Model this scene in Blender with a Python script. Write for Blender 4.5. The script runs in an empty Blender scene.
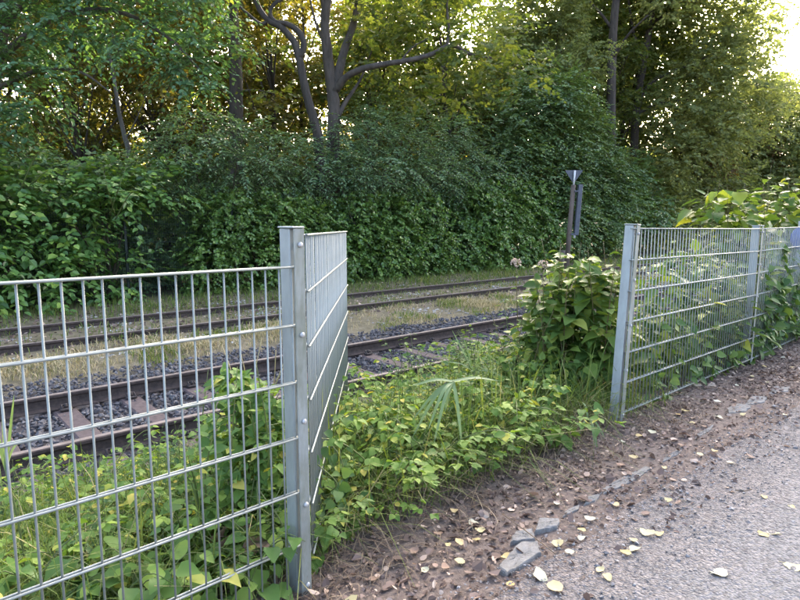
import bpy, math, random
import numpy as np
from mathutils import Vector, Matrix, noise as mnoise

random.seed(7)
RNG = np.random.default_rng(11)
SC = bpy.context.scene
COL = SC.collection

# ------------------------------------------------------------------ camera
EYE = 1.30
TILT = math.atan(82 / 600)
cam_data = bpy.data.cameras.new('camera')
cam_data.sensor_width = 36.0
cam_data.lens = 27.0
cam_data.clip_start = 0.05
cam_data.clip_end = 2000
cam = bpy.data.objects.new('camera', cam_data)
COL.objects.link(cam)
cam.location = (0, 0, EYE)
cam.rotation_euler = (math.pi / 2 - TILT, 0, 0)
SC.camera = cam

# ------------------------------------------------------------------ sky, sun, exposure
SUN_AZ = math.radians(17)      # clockwise from +Y
SUN_EL = math.radians(24)
world = bpy.data.worlds.new('World')
SC.world = world
world.use_nodes = True
wn = world.node_tree.nodes
wl = world.node_tree.links
bg = wn['Background']
sky = wn.new('ShaderNodeTexSky')
sky.sky_type = 'NISHITA'
sky.sun_disc = False
sky.sun_elevation = SUN_EL
sky.sun_rotation = SUN_AZ
sky.altitude = 100
sky.air_density = 0.7
sky.dust_density = 7.0
sky.ozone_density = 0.3
bg.inputs['Strength'].default_value = 0.15
wl.new(sky.outputs['Color'], bg.inputs['Color'])
sun_data = bpy.data.lights.new('sun', 'SUN')
sun_data.energy = 2.5
sun_data.angle = math.radians(0.5)
sun_data.color = (1.0, 0.90, 0.76)
sun = bpy.data.objects.new('sun', sun_data)
COL.objects.link(sun)
to_sun = Vector((math.sin(SUN_AZ) * math.cos(SUN_EL), math.cos(SUN_AZ) * math.cos(SUN_EL), math.sin(SUN_EL)))
sun.rotation_euler = to_sun.to_track_quat('Z', 'Y').to_euler()
sun.location = to_sun * 60
SC.view_settings.view_transform = 'Standard'
SC.view_settings.look = 'None'
SC.view_settings.gamma = 1.0
SC.view_settings.exposure = 3.3
SC.view_settings.use_curve_mapping = False
SC.cycles.use_denoising = True
SC.cycles.use_adaptive_sampling = True
SC.cycles.adaptive_threshold = 0.02
SC.cycles.max_bounces = 7
SC.cycles.diffuse_bounces = 3
SC.cycles.glossy_bounces = 2
SC.cycles.transmission_bounces = 4
SC.cycles.caustics_reflective = False
SC.cycles.caustics_refractive = False

# ------------------------------------------------------------------ frames of reference
TRACK = math.radians(90 - 49.137)     # direction of the rails, from +X
CU, SU = math.cos(TRACK), math.sin(TRACK)

def uw(u, w, z=0.0):
    """point given along (u) and across (w) the railway"""
    return Vector((u * CU - w * SU, u * SU + w * CU, z))

def to_uw(p):
    return (p[0] * CU + p[1] * SU, -p[0] * SU + p[1] * CU)

def at(x, y, Y):
    """world point at distance Y in front of where the photographer stood"""
    dx, dz = (x - 400) / 600, -(y - 300) / 600
    c, s = math.cos(TILT), math.sin(TILT)
    d = Vector((dx, c + dz * s, -s + dz * c))
    d *= Y / d.y
    return Vector((d.x, d.y, d.z + EYE))

_PW = [-60, 1.2, 1.5, 2.0, 2.7, 3.7, 4.4, 7.5, 8.2, 13.0, 16.0, 60, 400]
_PZ = [0, 0, 0.005, -0.03, -0.17, -0.44, -0.62, -0.62, -0.515, -0.50, -0.42, 0.0, 3.0]

def hgt(u, w):
    z = np.interp(w, _PW, _PZ)
    if w > 1.4:
        z += 0.035 * mnoise.noise(Vector((u * 0.9, w * 0.9, 0))) * min(1, (w - 1.4) / 0.8)
    if u < 2.4 and 1.2 < w < 3:
        z -= 0.045 * min(1, (2.4 - u) / 1.2) * min(1, (w - 1.2) / .4)
    return float(z)

# ------------------------------------------------------------------ object helpers
def tag(o, label=None, cat=None, group=None, kind=None):
    if label: o['label'] = label
    if cat: o['category'] = cat
    if group: o['group'] = group
    if kind: o['kind'] = kind
    return o

def empty(name, loc=(0, 0, 0), rz=0.0, label=None, cat=None, group=None):
    o = bpy.data.objects.new(name, None)
    o.empty_display_size = 0.1
    COL.objects.link(o)
    o.location = loc
    o.rotation_euler = (0, 0, rz)
    return tag(o, label, cat, group)

def link(name, me, parent=None, loc=None, rot=None, scale=None):
    o = bpy.data.objects.new(name, me)
    COL.objects.link(o)
    if parent: o.parent = parent
    if loc is not None: o.location = loc
    if rot is not None: o.rotation_euler = rot
    if scale is not None: o.scale = scale
    return o

def copy_tree(o, parent=None):
    c = o.copy()
    COL.objects.link(c)
    if parent: c.parent = parent
    for ch in list(o.children):
        if ch != c:
            copy_tree(ch, c)
    return c

class MB:
    """collects numpy chunks of vertices / polygons into one mesh"""
    def __init__(self):
        self.v = []; self.loops = []; self.sizes = []; self.mi = []; self.sm = []; self.n = 0
    def add(self, V, F, mat=0, smooth=False):
        V = np.asarray(V, dtype=np.float32).reshape(-1, 3)
        if isinstance(F, np.ndarray):
            L = F.reshape(-1).astype(np.int32) + self.n
            S = np.full(len(F), F.shape[1], np.int32)
        else:
            L = np.array([i for f in F for i in f], np.int32) + self.n
            S = np.array([len(f) for f in F], np.int32)
        self.v.append(V); self.loops.append(L); self.sizes.append(S)
        self.mi.append(np.full(len(S), mat, np.int32)); self.sm.append(np.full(len(S), smooth, bool))
        self.n += len(V)
        return self
    def mesh(self, name, mats):
        me = bpy.data.meshes.new(name)
        V = np.concatenate(self.v); L = np.concatenate(self.loops); S = np.concatenate(self.sizes)
        me.vertices.add(len(V)); me.vertices.foreach_set('co', V.ravel())
        me.loops.add(len(L)); me.loops.foreach_set('vertex_index', L)
        me.polygons.add(len(S))
        st = np.zeros(len(S), np.int32); st[1:] = np.cumsum(S)[:-1]
        me.polygons.foreach_set('loop_start', st)
        me.polygons.foreach_set('loop_total', S)
        for m in (mats if isinstance(mats, (list, tuple)) else [mats]): me.materials.append(m)
        me.polygons.foreach_set('material_index', np.concatenate(self.mi))
        me.polygons.foreach_set('use_smooth', np.concatenate(self.sm))
        me.update(calc_edges=True)
        me.validate()
        return me

def box(mb, c, s, mat=0, rot=None, bev=0.0):
    """box with chamfered vertical and top edges"""
    hx, hy, hz = s[0] / 2, s[1] / 2, s[2] / 2
    b = min(bev, hx * .9, hy * .9, hz * .9)
    if b <= 0:
        V = np.array([[x, y, z] for z in (-hz, hz) for x, y in ((-hx, -hy), (hx, -hy), (hx, hy), (-hx, hy))], float)
        F = [(3, 2, 1, 0), (4, 5, 6, 7)] + [(i, (i + 1) % 4, 4 + (i + 1) % 4, 4 + i) for i in range(4)]
    else:
        ring = lambda ex, ey, k: [(ex - k, -ey), (ex, -ey + k), (ex, ey - k), (ex - k, ey), (-ex + k, ey), (-ex, ey - k), (-ex, -ey + k), (-ex + k, -ey)]
        R = [(-hz, ring(hx - b, hy - b, b * .5)), (-hz + b, ring(hx, hy, b)), (hz - b, ring(hx, hy, b)), (hz, ring(hx - b, hy - b, b * .5))]
        V = np.array([[x, y, z] for z, r in R for x, y in r], float)
        F = [tuple(range(7, -1, -1)), tuple(range(24, 32))]
        for k in range(3):
            for i in range(8):
                j = (i + 1) % 8
                F.append((k * 8 + i, k * 8 + j, k * 8 + 8 + j, k * 8 + 8 + i))
    if rot is not None:
        V = V @ np.array(rot.to_3x3()).T
    mb.add(V + np.array(c), F, mat)
    return mb

def tube(mb, pts, radii, n=8, mat=0, caps=True, smooth=True, wob=0.0):
    P = np.array([tuple(p) for p in pts], float)
    if np.isscalar(radii): radii = [radii] * len(P)
    T = np.gradient(P, axis=0) if len(P) > 2 else np.repeat((P[1:] - P[:1]), 2, 0)
    T /= np.linalg.norm(T, axis=1)[:, None] + 1e-9
    ref = np.array([1.0, 0, 0]) if abs(T[0, 2]) > .8 else np.array([0, 0, 1.0])
    V = []
    for i in range(len(P)):
        a = ref - T[i] * (ref @ T[i]); a /= np.linalg.norm(a) + 1e-9
        b = np.cross(T[i], a); ref = a
        ang = np.arange(n) * 2 * math.pi / n
        r = radii[i] * (1 + (RNG.uniform(-wob, wob, n) if wob else 0))
        V.append(P[i] + np.outer(np.cos(ang) * r, a) + np.outer(np.sin(ang) * r, b))
    F = []
    for i in range(len(P) - 1):
        for j in range(n):
            k = (j + 1) % n
            F.append((i * n + j, i * n + k, i * n + n + k, i * n + n + j))
    if caps:
        F.append(tuple(range(n - 1, -1, -1))); F.append(tuple((len(P) - 1) * n + j for j in range(n)))
    mb.add(np.concatenate(V), F, mat, smooth)
    return mb

def smooth_path(pts, k=4):
    """Catmull-Rom through the points"""
    P = [Vector(p) for p in pts]
    if len(P) < 3: return P
    Q = [P[0] * 2 - P[1]] + P + [P[-1] * 2 - P[-2]]
    out = []
    for i in range(1, len(Q) - 2):
        for j in range(k):
            t = j / k
            a, b, c, d = Q[i - 1], Q[i], Q[i + 1], Q[i + 2]
            out.append(0.5 * ((2 * b) + (c - a) * t + (2 * a - 5 * b + 4 * c - d) * t * t + (3 * b - a - 3 * c + d) * t ** 3))
    out.append(P[-1])
    return out

# ------------------------------------------------------------------ materials
def new_mat(name):
    m = bpy.data.materials.new(name)
    m.use_nodes = True
    nt = m.node_tree
    return m, nt.nodes, nt.links, nt.nodes['Principled BSDF']

def ramp(nodes, stops, interp='LINEAR'):
    r = nodes.new('ShaderNodeValToRGB')
    r.color_ramp.interpolation = interp
    els = r.color_ramp.elements
    while len(els) < len(stops): els.new(0.5)
    for e, (p, c) in zip(els, stops):
        e.position = p; e.color = (*c, 1)
    return r

def tex(nodes, links, coord, scale, detail=4, rough=.6, kind='ShaderNodeTexNoise', mapping=None):
    t = nodes.new(kind)
    if mapping is not None:
        mp = nodes.new('ShaderNodeMapping'); mp.inputs['Scale'].default_value = mapping
        links.new(coord, mp.inputs['Vector']); coord = mp.outputs['Vector']
    links.new(coord, t.inputs['Vector'])
    t.inputs['Scale'].default_value = scale
    if kind == 'ShaderNodeTexNoise':
        t.inputs['Detail'].default_value = detail; t.inputs['Roughness'].default_value = rough
    return t

def leaf_mat(name, stops, trans=0.35, rough=.42, patch=0.0, spec=.28, tcol=None, objrand=False):
    """leaf: glossy skin, light passing through the blade; each leaf its own shade"""
    m, N, L, p = new_mat(name)
    g = N.new('ShaderNodeNewGeometry')
    r = ramp(N, stops)
    fac = g.outputs['Random Per Island']
    if objrand:
        oi = N.new('ShaderNodeObjectInfo'); fac = oi.outputs['Random']
    if patch:
        tc = N.new('ShaderNodeTexCoord')
        nz = tex(N, L, tc.outputs['Object'], 0.45, 2)
        mx = N.new('ShaderNodeMix'); mx.data_type = 'FLOAT'; mx.inputs['Factor'].default_value = patch
        st = N.new('ShaderNodeMapRange'); st.inputs[1].default_value = .3; st.inputs[2].default_value = .7
        L.new(nz.outputs['Fac'], st.inputs[0])
        L.new(fac, mx.inputs['A']); L.new(st.outputs[0], mx.inputs['B'])
        fac = mx.outputs['Result']
    L.new(fac, r.inputs['Fac'])
    p.inputs['Roughness'].default_value = rough
    p.inputs['Specular IOR Level'].default_value = spec
    L.new(r.outputs['Color'], p.inputs['Base Color'])
    tr = N.new('ShaderNodeBsdfTranslucent')
    hs = N.new('ShaderNodeMix'); hs.data_type = 'RGBA'; hs.blend_type = 'MULTIPLY'; hs.inputs['Factor'].default_value = 1
    L.new(r.outputs['Color'], hs.inputs['A'])
    hs.inputs['B'].default_value = (*(tcol or (1.7, 1.6, .55)), 1)
    L.new(hs.outputs['Result'], tr.inputs['Color'])
    ms = N.new('ShaderNodeMixShader'); ms.inputs['Fac'].default_value = trans
    L.new(p.outputs['BSDF'], ms.inputs[1]); L.new(tr.outputs['BSDF'], ms.inputs[2])
    L.new(ms.outputs['Shader'], N['Material Output'].inputs['Surface'])
    return m

def bark_mat(name, c1, c2):
    m, N, L, p = new_mat(name)
    tc = N.new('ShaderNodeTexCoord')
    a = tex(N, L, tc.outputs['Object'], 7, 6, .65, mapping=(1, 1, .22))
    r = ramp(N, [(.3, c1), (.7, c2)])
    L.new(a.outputs['Fac'], r.inputs['Fac']); L.new(r.outputs['Color'], p.inputs['Base Color'])
    p.inputs['Roughness'].default_value = .92
    b = N.new('ShaderNodeBump'); b.inputs['Strength'].default_value = .9; b.inputs['Distance'].default_value = .05
    L.new(a.outputs['Fac'], b.inputs['Height']); L.new(b.outputs['Normal'], p.inputs['Normal'])
    return m

def speckle_mat(name, stops, rough=.85, scale=30, island=True):
    m, N, L, p = new_mat(name)
    tc = N.new('ShaderNodeTexCoord')
    nz = tex(N, L, tc.outputs['Object'], scale, 3)
    r = ramp(N, stops)
    if island:
        g = N.new('ShaderNodeNewGeometry')
        mx = N.new('ShaderNodeMix'); mx.data_type = 'FLOAT'; mx.inputs['Factor'].default_value = .3
        L.new(g.outputs['Random Per Island'], mx.inputs['A']); L.new(nz.outputs['Fac'], mx.inputs['B'])
        L.new(mx.outputs['Result'], r.inputs['Fac'])
    else:
        L.new(nz.outputs['Fac'], r.inputs['Fac'])
    L.new(r.outputs['Color'], p.inputs['Base Color'])
    p.inputs['Roughness'].default_value = rough
    b = N.new('ShaderNodeBump'); b.inputs['Strength'].default_value = .4; b.inputs['Distance'].default_value = .01
    L.new(nz.outputs['Fac'], b.inputs['Height']); L.new(b.outputs['Normal'], p.inputs['Normal'])
    return m

def zinc_mat(name, base, algae=0.0):
    m, N, L, p = new_mat(name)
    tc = N.new('ShaderNodeTexCoord')
    a = tex(N, L, tc.outputs['Object'], 14, 5, .65, mapping=(1, 1, .35))
    lo = tuple(c * .78 for c in base); hi = tuple(min(1, c * 1.12) for c in base)
    r = ramp(N, [(.32, lo), (.7, hi)])
    L.new(a.outputs['Fac'], r.inputs['Fac'])
    colr = r.outputs['Color']
    if algae:
        s = tex(N, L, tc.outputs['Object'], 9, 5, .7, mapping=(1, 1, .25))
        mr = N.new('ShaderNodeMapRange'); mr.inputs[1].default_value = .40; mr.inputs[2].default_value = .62
        mr.inputs[4].default_value = algae
        L.new(s.outputs['Fac'], mr.inputs[0])
        mx = N.new('ShaderNodeMix'); mx.data_type = 'RGBA'
        L.new(mr.outputs[0], mx.inputs['Factor']); L.new(colr, mx.inputs['A'])
        mx.inputs['B'].default_value = (.16, .17, .11, 1)
        colr = mx.outputs['Result']
    L.new(colr, p.inputs['Base Color'])
    p.inputs['Metallic'].default_value = .35
    rr = N.new('ShaderNodeMapRange'); rr.inputs[3].default_value = .42; rr.inputs[4].default_value = .62
    L.new(a.outputs['Fac'], rr.inputs[0]); L.new(rr.outputs[0], p.inputs['Roughness'])
    return m

M = {}
M['zinc'] = zinc_mat('galvanised steel', (.35, .375, .36))
M['zinc_algae'] = zinc_mat('galvanised steel with algae', (.34, .362, .34), .8)
M['zinc_wire'] = zinc_mat('galvanised wire', (.28, .302, .284), .3)
M['bolt'] = zinc_mat('bolt steel', (.45, .45, .44))
M['rust'] = speckle_mat('rusty rail', [(.3, (.028, .020, .017)), (.7, (.075, .052, .042))], .8, 22, False)
M['railtop'] = speckle_mat('worn rail head', [(.3, (.16, .125, .105)), (.7, (.26, .215, .185))], .5, 16, False)
M['sleeper'] = speckle_mat('brown sleeper', [(.3, (0.060, 0.043, 0.041)), (.7, (0.109, 0.081, 0.077))], .85, 18, False)
M['clip'] = speckle_mat('rail clip iron', [(.3, (.025, .019, .017)), (.7, (.05, .038, .033))], .75, 40, False)
M['ballast'] = speckle_mat('ballast stone', [(.12, (0.035, 0.032, 0.034)), (.5, (0.080, 0.074, 0.077)), (.8, (0.128, 0.122, 0.122)), (1, (0.211, 0.205, 0.198))], .9, 25)
M['pebble'] = speckle_mat('path pebble', [(.1, (0.091, 0.084, 0.081)), (.6, (0.189, 0.182, 0.182)), (1, (0.350, 0.343, 0.329))], .85, 60)
M['kerb'] = speckle_mat('weathered concrete', [(.3, (0.100, 0.095, 0.087)), (.7, (0.180, 0.175, 0.163))], .9, 35, False)
def kerb_mat():
    m, N, L, p = new_mat('weathered concrete')
    tc = N.new('ShaderNodeTexCoord'); o = tc.outputs['Object']
    a = tex(N, L, o, 16, 6, .7); f = tex(N, L, o, 120, 4, .7)
    mx = N.new('ShaderNodeMix'); mx.data_type = 'FLOAT'; mx.inputs['Factor'].default_value = .4
    L.new(a.outputs['Fac'], mx.inputs['A']); L.new(f.outputs['Fac'], mx.inputs['B'])
    r = ramp(N, [(.33, (.06, .048, .04)), (.43, (.13, .125, .115)), (.6, (.20, .197, .188)), (.8, (.26, .257, .248))])
    L.new(mx.outputs['Result'], r.inputs['Fac']); L.new(r.outputs['Color'], p.inputs['Base Color'])
    p.inputs['Roughness'].default_value = .95
    b = N.new('ShaderNodeBump'); b.inputs['Strength'].default_value = .7; b.inputs['Distance'].default_value = .006
    L.new(mx.outputs['Result'], b.inputs['Height']); L.new(b.outputs['Normal'], p.inputs['Normal'])
    return m
M['kerb'] = kerb_mat()
M['bark'] = bark_mat('grey brown bark', (.045, .038, .031), (.130, .108, .088))
M['bark_dark'] = bark_mat('dark bark', (.028, .024, .019), (.085, .070, .056))
M['bark_grey'] = bark_mat('pale grey bark', (.06, .055, .05), (.15, .14, .125))
M['twig'] = bark_mat('twig', (.05, .035, .022), (.10, .075, .05))
M['stem_green'] = leaf_mat('green stem', [(0, (.09, .13, .035)), (1, (.15, .17, .06))], .1)
M['stem_red'] = leaf_mat('brownish green stem', [(0, (.12, .08, .04)), (1, (.14, .14, .05))], .1)

M['knot'] = leaf_mat('large leaves', [(0, (0.070, 0.152, 0.042)), (.55, (0.121, 0.235, 0.064)), (.9, (0.198, 0.335, 0.084)), (1, (0.325, 0.470, 0.094))], .3, .36, spec=.5)
M['linden'] = leaf_mat('overhanging leaves', [(0, (0.051, 0.118, 0.054)), (.6, (0.099, 0.196, 0.091)), (1, (0.187, 0.296, 0.135))], .35, .40, .3, spec=.5)
M['ivy'] = leaf_mat('ivy leaves', [(0, (0.049, 0.109, 0.026)), (.6, (0.119, 0.213, 0.043)), (1, (0.236, 0.330, 0.065))], .18, .34, .3, spec=.5)
M['hornbeam'] = leaf_mat('hornbeam leaves', [(0, (0.078, 0.155, 0.076)), (.6, (0.147, 0.246, 0.116)), (1, (0.281, 0.387, 0.185))], .28, .40, .35, spec=.5)
M['bushleaf'] = leaf_mat('bush leaves', [(0, (0.060, 0.112, 0.043)), (.6, (0.121, 0.199, 0.073)), (1, (0.240, 0.329, 0.108))], .3, .42, .4, spec=.5)
M['olive'] = leaf_mat('olive leaves', [(0, (0.108, 0.143, 0.056)), (.5, (0.202, 0.240, 0.091)), (.85, (0.321, 0.340, 0.115)), (1, (0.535, 0.450, 0.128))], .55, .5, .4, tcol=(1.25, 1.25, .75))
M['golden'] = leaf_mat('golden autumn leaves', [(0, (0.064, 0.087, 0.022)), (.4, (0.129, 0.138, 0.031)), (.75, (0.206, 0.168, 0.036)), (1, (0.258, 0.194, 0.041))], .5, .55, .5, tcol=(1.45, 1.35, .6))
M['yellowgreen'] = leaf_mat('yellow green leaves', [(0, (0.057, 0.098, 0.028)), (.5, (0.114, 0.155, 0.041)), (1, (0.217, 0.230, 0.062))], .5, .5, .4, tcol=(1.5, 1.45, .6))
M['brownleaf'] = leaf_mat('copper leaves', [(0, (0.063, 0.036, 0.016)), (.6, (0.117, 0.068, 0.025)), (1, (0.180, 0.117, 0.036))], .4, .6, .3)
M['weed'] = leaf_mat('weed leaves', [(0, (0.082, 0.157, 0.033)), (.5, (0.143, 0.238, 0.050)), (.88, (0.231, 0.319, 0.065)), (.96, (0.407, 0.393, 0.077)), (1, (0.542, 0.447, 0.103))], .32, .5, spec=.13)
M['weed_dark'] = leaf_mat('dark weed leaves', [(0, (0.048, 0.102, 0.036)), (.6, (0.090, 0.155, 0.049)), (1, (0.155, 0.226, 0.066))], .3, .48, spec=.13)
M['bindweed'] = leaf_mat('bindweed leaves', [(0, (0.074, 0.147, 0.038)), (.6, (0.140, 0.234, 0.054)), (.92, (0.226, 0.320, 0.067)), (1, (0.505, 0.439, 0.106))], .3, .45, spec=.13)
M['knot_near'] = leaf_mat('knotweed leaves', [(0, (0.057, 0.109, 0.028)), (.5, (0.098, 0.167, 0.040)), (.85, (0.172, 0.247, 0.052)), (1, (0.310, 0.333, 0.069))], .33, .38, spec=.13)
M['grass'] = leaf_mat('grass blades', [(0, (0.071, 0.120, 0.028)), (.6, (0.129, 0.184, 0.044)), (.9, (0.190, 0.224, 0.063)), (1, (0.345, 0.299, 0.149))], .3, .6, spec=.15)
M['straw'] = leaf_mat('dry grass blades', [(0, (0.145, 0.167, 0.058)), (.35, (0.305, 0.270, 0.139)), (.75, (0.480, 0.400, 0.232)), (1, (0.625, 0.537, 0.349))], .25, .7, tcol=(1.3, 1.15, .7))
M['hay'] = leaf_mat('dead hay', [(0, (.09, .062, .042)), (.5, (.18, .13, .088)), (1, (.32, .25, .17))], .15, .8, tcol=(1.2, 1.05, .8))
M['reed'] = leaf_mat('reed blades', [(0, (.13, .20, .085)), (1, (.20, .275, .13))], .3, .45)
M['litter'] = leaf_mat('brown leaf litter', [(0, (0.074, 0.051, 0.038)), (.5, (0.156, 0.109, 0.089)), (.82, (0.279, 0.202, 0.159)), (1, (0.558, 0.437, 0.336))], .1, .75, tcol=(1.2, 1, .8))
M['fallen'] = leaf_mat('pale fallen leaf', [(0, (0.403, 0.324, 0.135)), (.35, (0.470, 0.432, 0.257)), (.7, (0.448, 0.444, 0.351)), (1, (0.504, 0.360, 0.135))], .12, .65, tcol=(1.2, 1.1, .8), objrand=True)
M['fallen_brown'] = leaf_mat('brown fallen leaf', [(0, (.20, .13, .09)), (1, (.34, .235, .17))], .1, .7, tcol=(1.2, 1, .8))
M['flower'] = leaf_mat('faded flower', [(0, (0.390, 0.315, 0.247)), (.6, (0.630, 0.542, 0.456)), (1, (0.825, 0.770, 0.684))], .2, .8, tcol=(1.2, 1, .9))
M['green_metal'] = speckle_mat('green painted steel', [(.3, (.008, .018, .016)), (.7, (.014, .028, .024))], .5, 20, False)
M['dark_metal'] = speckle_mat('dark grey sign plate', [(.3, (.055, .060, .075)), (.7, (.09, .098, .118))], .5, 9, False)
M['old_wood'] = bark_mat('weathered post wood', (.085, .062, .048), (.19, .145, .115))
M['pale_metal'] = speckle_mat('pale metal', [(.3, (.5, .5, .5)), (.7, (.66, .66, .65))], .5, 12, False)
M['blue'] = speckle_mat('blue sign enamel', [(.3, (.045, .09, .30)), (.7, (.06, .12, .36))], .4, 6, False)

def ground_mat():
    m, N, L, p = new_mat('bare earth and track bed')
    tc = N.new('ShaderNodeTexCoord'); o = tc.outputs['Object']
    sp = N.new('ShaderNodeSeparateXYZ'); L.new(o, sp.inputs[0])
    big = tex(N, L, o, 1.3, 5); fine = tex(N, L, o, 34, 6, .7); mid = tex(N, L, o, 7, 6, .65)
    soil = ramp(N, [(.25, (.055, .041, .034)), (.55, (.142, .110, .093)), (.8, (.235, .192, .165))])
    bed = ramp(N, [(.3, (.045, .040, .040)), (.7, (.11, .10, .10))])
    turf = ramp(N, [(.25, (.075, .070, .030)), (.5, (.15, .125, .07)), (.75, (.25, .215, .15))])
    far = ramp(N, [(.3, (.05, .045, .02)), (.7, (.12, .085, .04))])
    for r, t in ((soil, fine), (bed, fine), (turf, mid), (far, mid)): L.new(t.outputs['Fac'], r.inputs['Fac'])
    jit = N.new('ShaderNodeMath'); jit.operation = 'MULTIPLY_ADD'; jit.inputs[1].default_value = 1.3
    L.new(mid.outputs['Fac'], jit.inputs[0]); L.new(sp.outputs['Y'], jit.inputs[2])
    def step(a, b):
        r = N.new('ShaderNodeMapRange'); r.inputs[1].default_value = a; r.inputs[2].default_value = b
        L.new(jit.outputs[0], r.inputs[0]); return r.outputs[0]
    def mix(f, a, b):
        x = N.new('ShaderNodeMix'); x.data_type = 'RGBA'
        L.new(f, x.inputs['Factor']); L.new(a, x.inputs['A']); L.new(b, x.inputs['B']); return x.outputs['Result']
    c = mix(step(4.7, 5.1), soil.outputs['Color'], bed.outputs['Color'])
    c = mix(step(8.0, 8.5), c, turf.outputs['Color'])
    c = mix(step(14.0, 14.8), c, far.outputs['Color'])
    mul = N.new('ShaderNodeMix'); mul.data_type = 'RGBA'; mul.blend_type = 'MULTIPLY'; mul.inputs['Factor'].default_value = .35
    gr = ramp(N, [(.3, (.55, .55, .55)), (.7, (1.25, 1.22, 1.18))])
    L.new(big.outputs['Fac'], gr.inputs['Fac']); L.new(c, mul.inputs['A']); L.new(gr.outputs['Color'], mul.inputs['B'])
    L.new(mul.outputs['Result'], p.inputs['Base Color'])
    p.inputs['Roughness'].default_value = .95
    b = N.new('ShaderNodeBump'); b.inputs['Strength'].default_value = .8; b.inputs['Distance'].default_value = .02
    L.new(fine.outputs['Fac'], b.inputs['Height']); L.new(b.outputs['Normal'], p.inputs['Normal'])
    return m

def path_mat():
    m, N, L, p = new_mat('gravel path')
    tc = N.new('ShaderNodeTexCoord'); o = tc.outputs['Object']
    sp = N.new('ShaderNodeSeparateXYZ'); L.new(o, sp.inputs[0])
    vor = tex(N, L, o, 95, kind='ShaderNodeTexVoronoi')
    vor2 = tex(N, L, o, 38, kind='ShaderNodeTexVoronoi')
    fine = tex(N, L, o, 60, 6, .7); big = tex(N, L, o, 1.1, 5, .6); mid = tex(N, L, o, 5, 6, .7)
    grey = ramp(N, [(.12, (.058, .057, .058)), (.45, (.142, .141, .143)), (.8, (.215, .214, .216)), (1, (.33, .328, .325))])
    sx = N.new('ShaderNodeSeparateColor'); L.new(vor.outputs['Color'], sx.inputs[0])
    mxv = N.new('ShaderNodeMix'); mxv.data_type = 'FLOAT'; mxv.inputs['Factor'].default_value = .55
    L.new(sx.outputs[0], mxv.inputs['A']); L.new(fine.outputs['Fac'], mxv.inputs['B'])
    L.new(mxv.outputs['Result'], grey.inputs['Fac'])
    soil = ramp(N, [(.2, (.058, .046, .040)), (.55, (.135, .108, .095)), (.85, (.225, .190, .170))])
    L.new(mxv.outputs['Result'], soil.inputs['Fac'])
    # trodden earth spreading in from the verge, broken up by patches
    jit = N.new('ShaderNodeMath'); jit.operation = 'MULTIPLY_ADD'; jit.inputs[1].default_value = 1.1
    L.new(mid.outputs['Fac'], jit.inputs[0]); L.new(sp.outputs['Y'], jit.inputs[2])
    j2 = N.new('ShaderNodeMath'); j2.operation = 'MULTIPLY_ADD'; j2.inputs[1].default_value = .8
    L.new(big.outputs['Fac'], j2.inputs[0]); L.new(jit.outputs[0], j2.inputs[2])
    st = N.new('ShaderNodeMapRange'); st.inputs[1].default_value = 1.55; st.inputs[2].default_value = 2.5
    L.new(j2.outputs[0], st.inputs[0])
    mx = N.new('ShaderNodeMix'); mx.data_type = 'RGBA'
    L.new(st.outputs[0], mx.inputs['Factor']); L.new(grey.outputs['Color'], mx.inputs['A']); L.new(soil.outputs['Color'], mx.inputs['B'])
    mul = N.new('ShaderNodeMix'); mul.data_type = 'RGBA'; mul.blend_type = 'MULTIPLY'; mul.inputs['Factor'].default_value = .5
    gr = ramp(N, [(.3, (.62, .60, .59)), (.65, (1.15, 1.14, 1.14))])
    L.new(mid.outputs['Fac'], gr.inputs['Fac']); L.new(mx.outputs['Result'], mul.inputs['A']); L.new(gr.outputs['Color'], mul.inputs['B'])
    L.new(mul.outputs['Result'], p.inputs['Base Color'])
    p.inputs['Roughness'].default_value = .93
    h = N.new('ShaderNodeMath'); h.operation = 'ADD'
    L.new(vor.outputs['Distance'], h.inputs[0]); L.new(vor2.outputs['Distance'], h.inputs[1])
    b = N.new('ShaderNodeBump'); b.invert = True; b.inputs['Strength'].default_value = .7; b.inputs['Distance'].default_value = .012
    L.new(h.outputs[0], b.inputs['Height']); L.new(b.outputs['Normal'], p.inputs['Normal'])
    return m

M['ground'] = ground_mat()
M['path'] = path_mat()

# ------------------------------------------------------------------ ground and path
def sheet(name, us, ws, zf, mat):
    V = np.array([[u, w, zf(u, w)] for w in ws for u in us])
    nu = len(us)
    F = np.array([[j * nu + i, j * nu + i + 1, (j + 1) * nu + i + 1, (j + 1) * nu + i] for j in range(len(ws) - 1) for i in range(nu - 1)])
    mb = MB().add(V, F, 0, True)
    o = link(name, mb.mesh(name, mat), rot=(0, 0, TRACK))
    return tag(o, kind='structure')

us = list(np.linspace(-300, -4, 16)) + list(np.arange(-3.8, 9, .16)) + list(np.linspace(9.5, 50, 45)) + list(np.linspace(55, 400, 14))
ws = [-200, -60, -10] + list(np.arange(-4, 1, .5)) + list(np.arange(1.0, 5, .12)) + list(np.arange(5.2, 17, .4)) + [20, 25, 30, 40, 60, 100, 200, 350]
sheet('ground', us, ws, hgt, M['ground'])

pus = list(np.arange(-12, 40, .2))
def path_edge(u): return 1.24 + .07 * mnoise.noise(Vector((u * 1.3, 3, 0))) + .03 * mnoise.noise(Vector((u * 6, 9, 0)))
tt = [0, .25, .5, .7, .82, .9, .95, 1]
V = []
for t in tt:
    for u in pus:
        w = -2.6 + (path_edge(u) + 2.6) * t
        crown = .02 * (1 - ((w + .7) / 2) ** 2) if t < 1 else 0
        V.append((u, w, .004 + max(0, crown) * (1 if t < .95 else .3)))
nu = len(pus)
F = np.array([[j * nu + i, j * nu + i + 1, (j + 1) * nu + i + 1, (j + 1) * nu + i] for j in range(len(tt) - 1) for i in range(nu - 1)])
tag(link('path', MB().add(V, F, 0, True).mesh('path', M['path']), rot=(0, 0, TRACK)), kind='structure')

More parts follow.
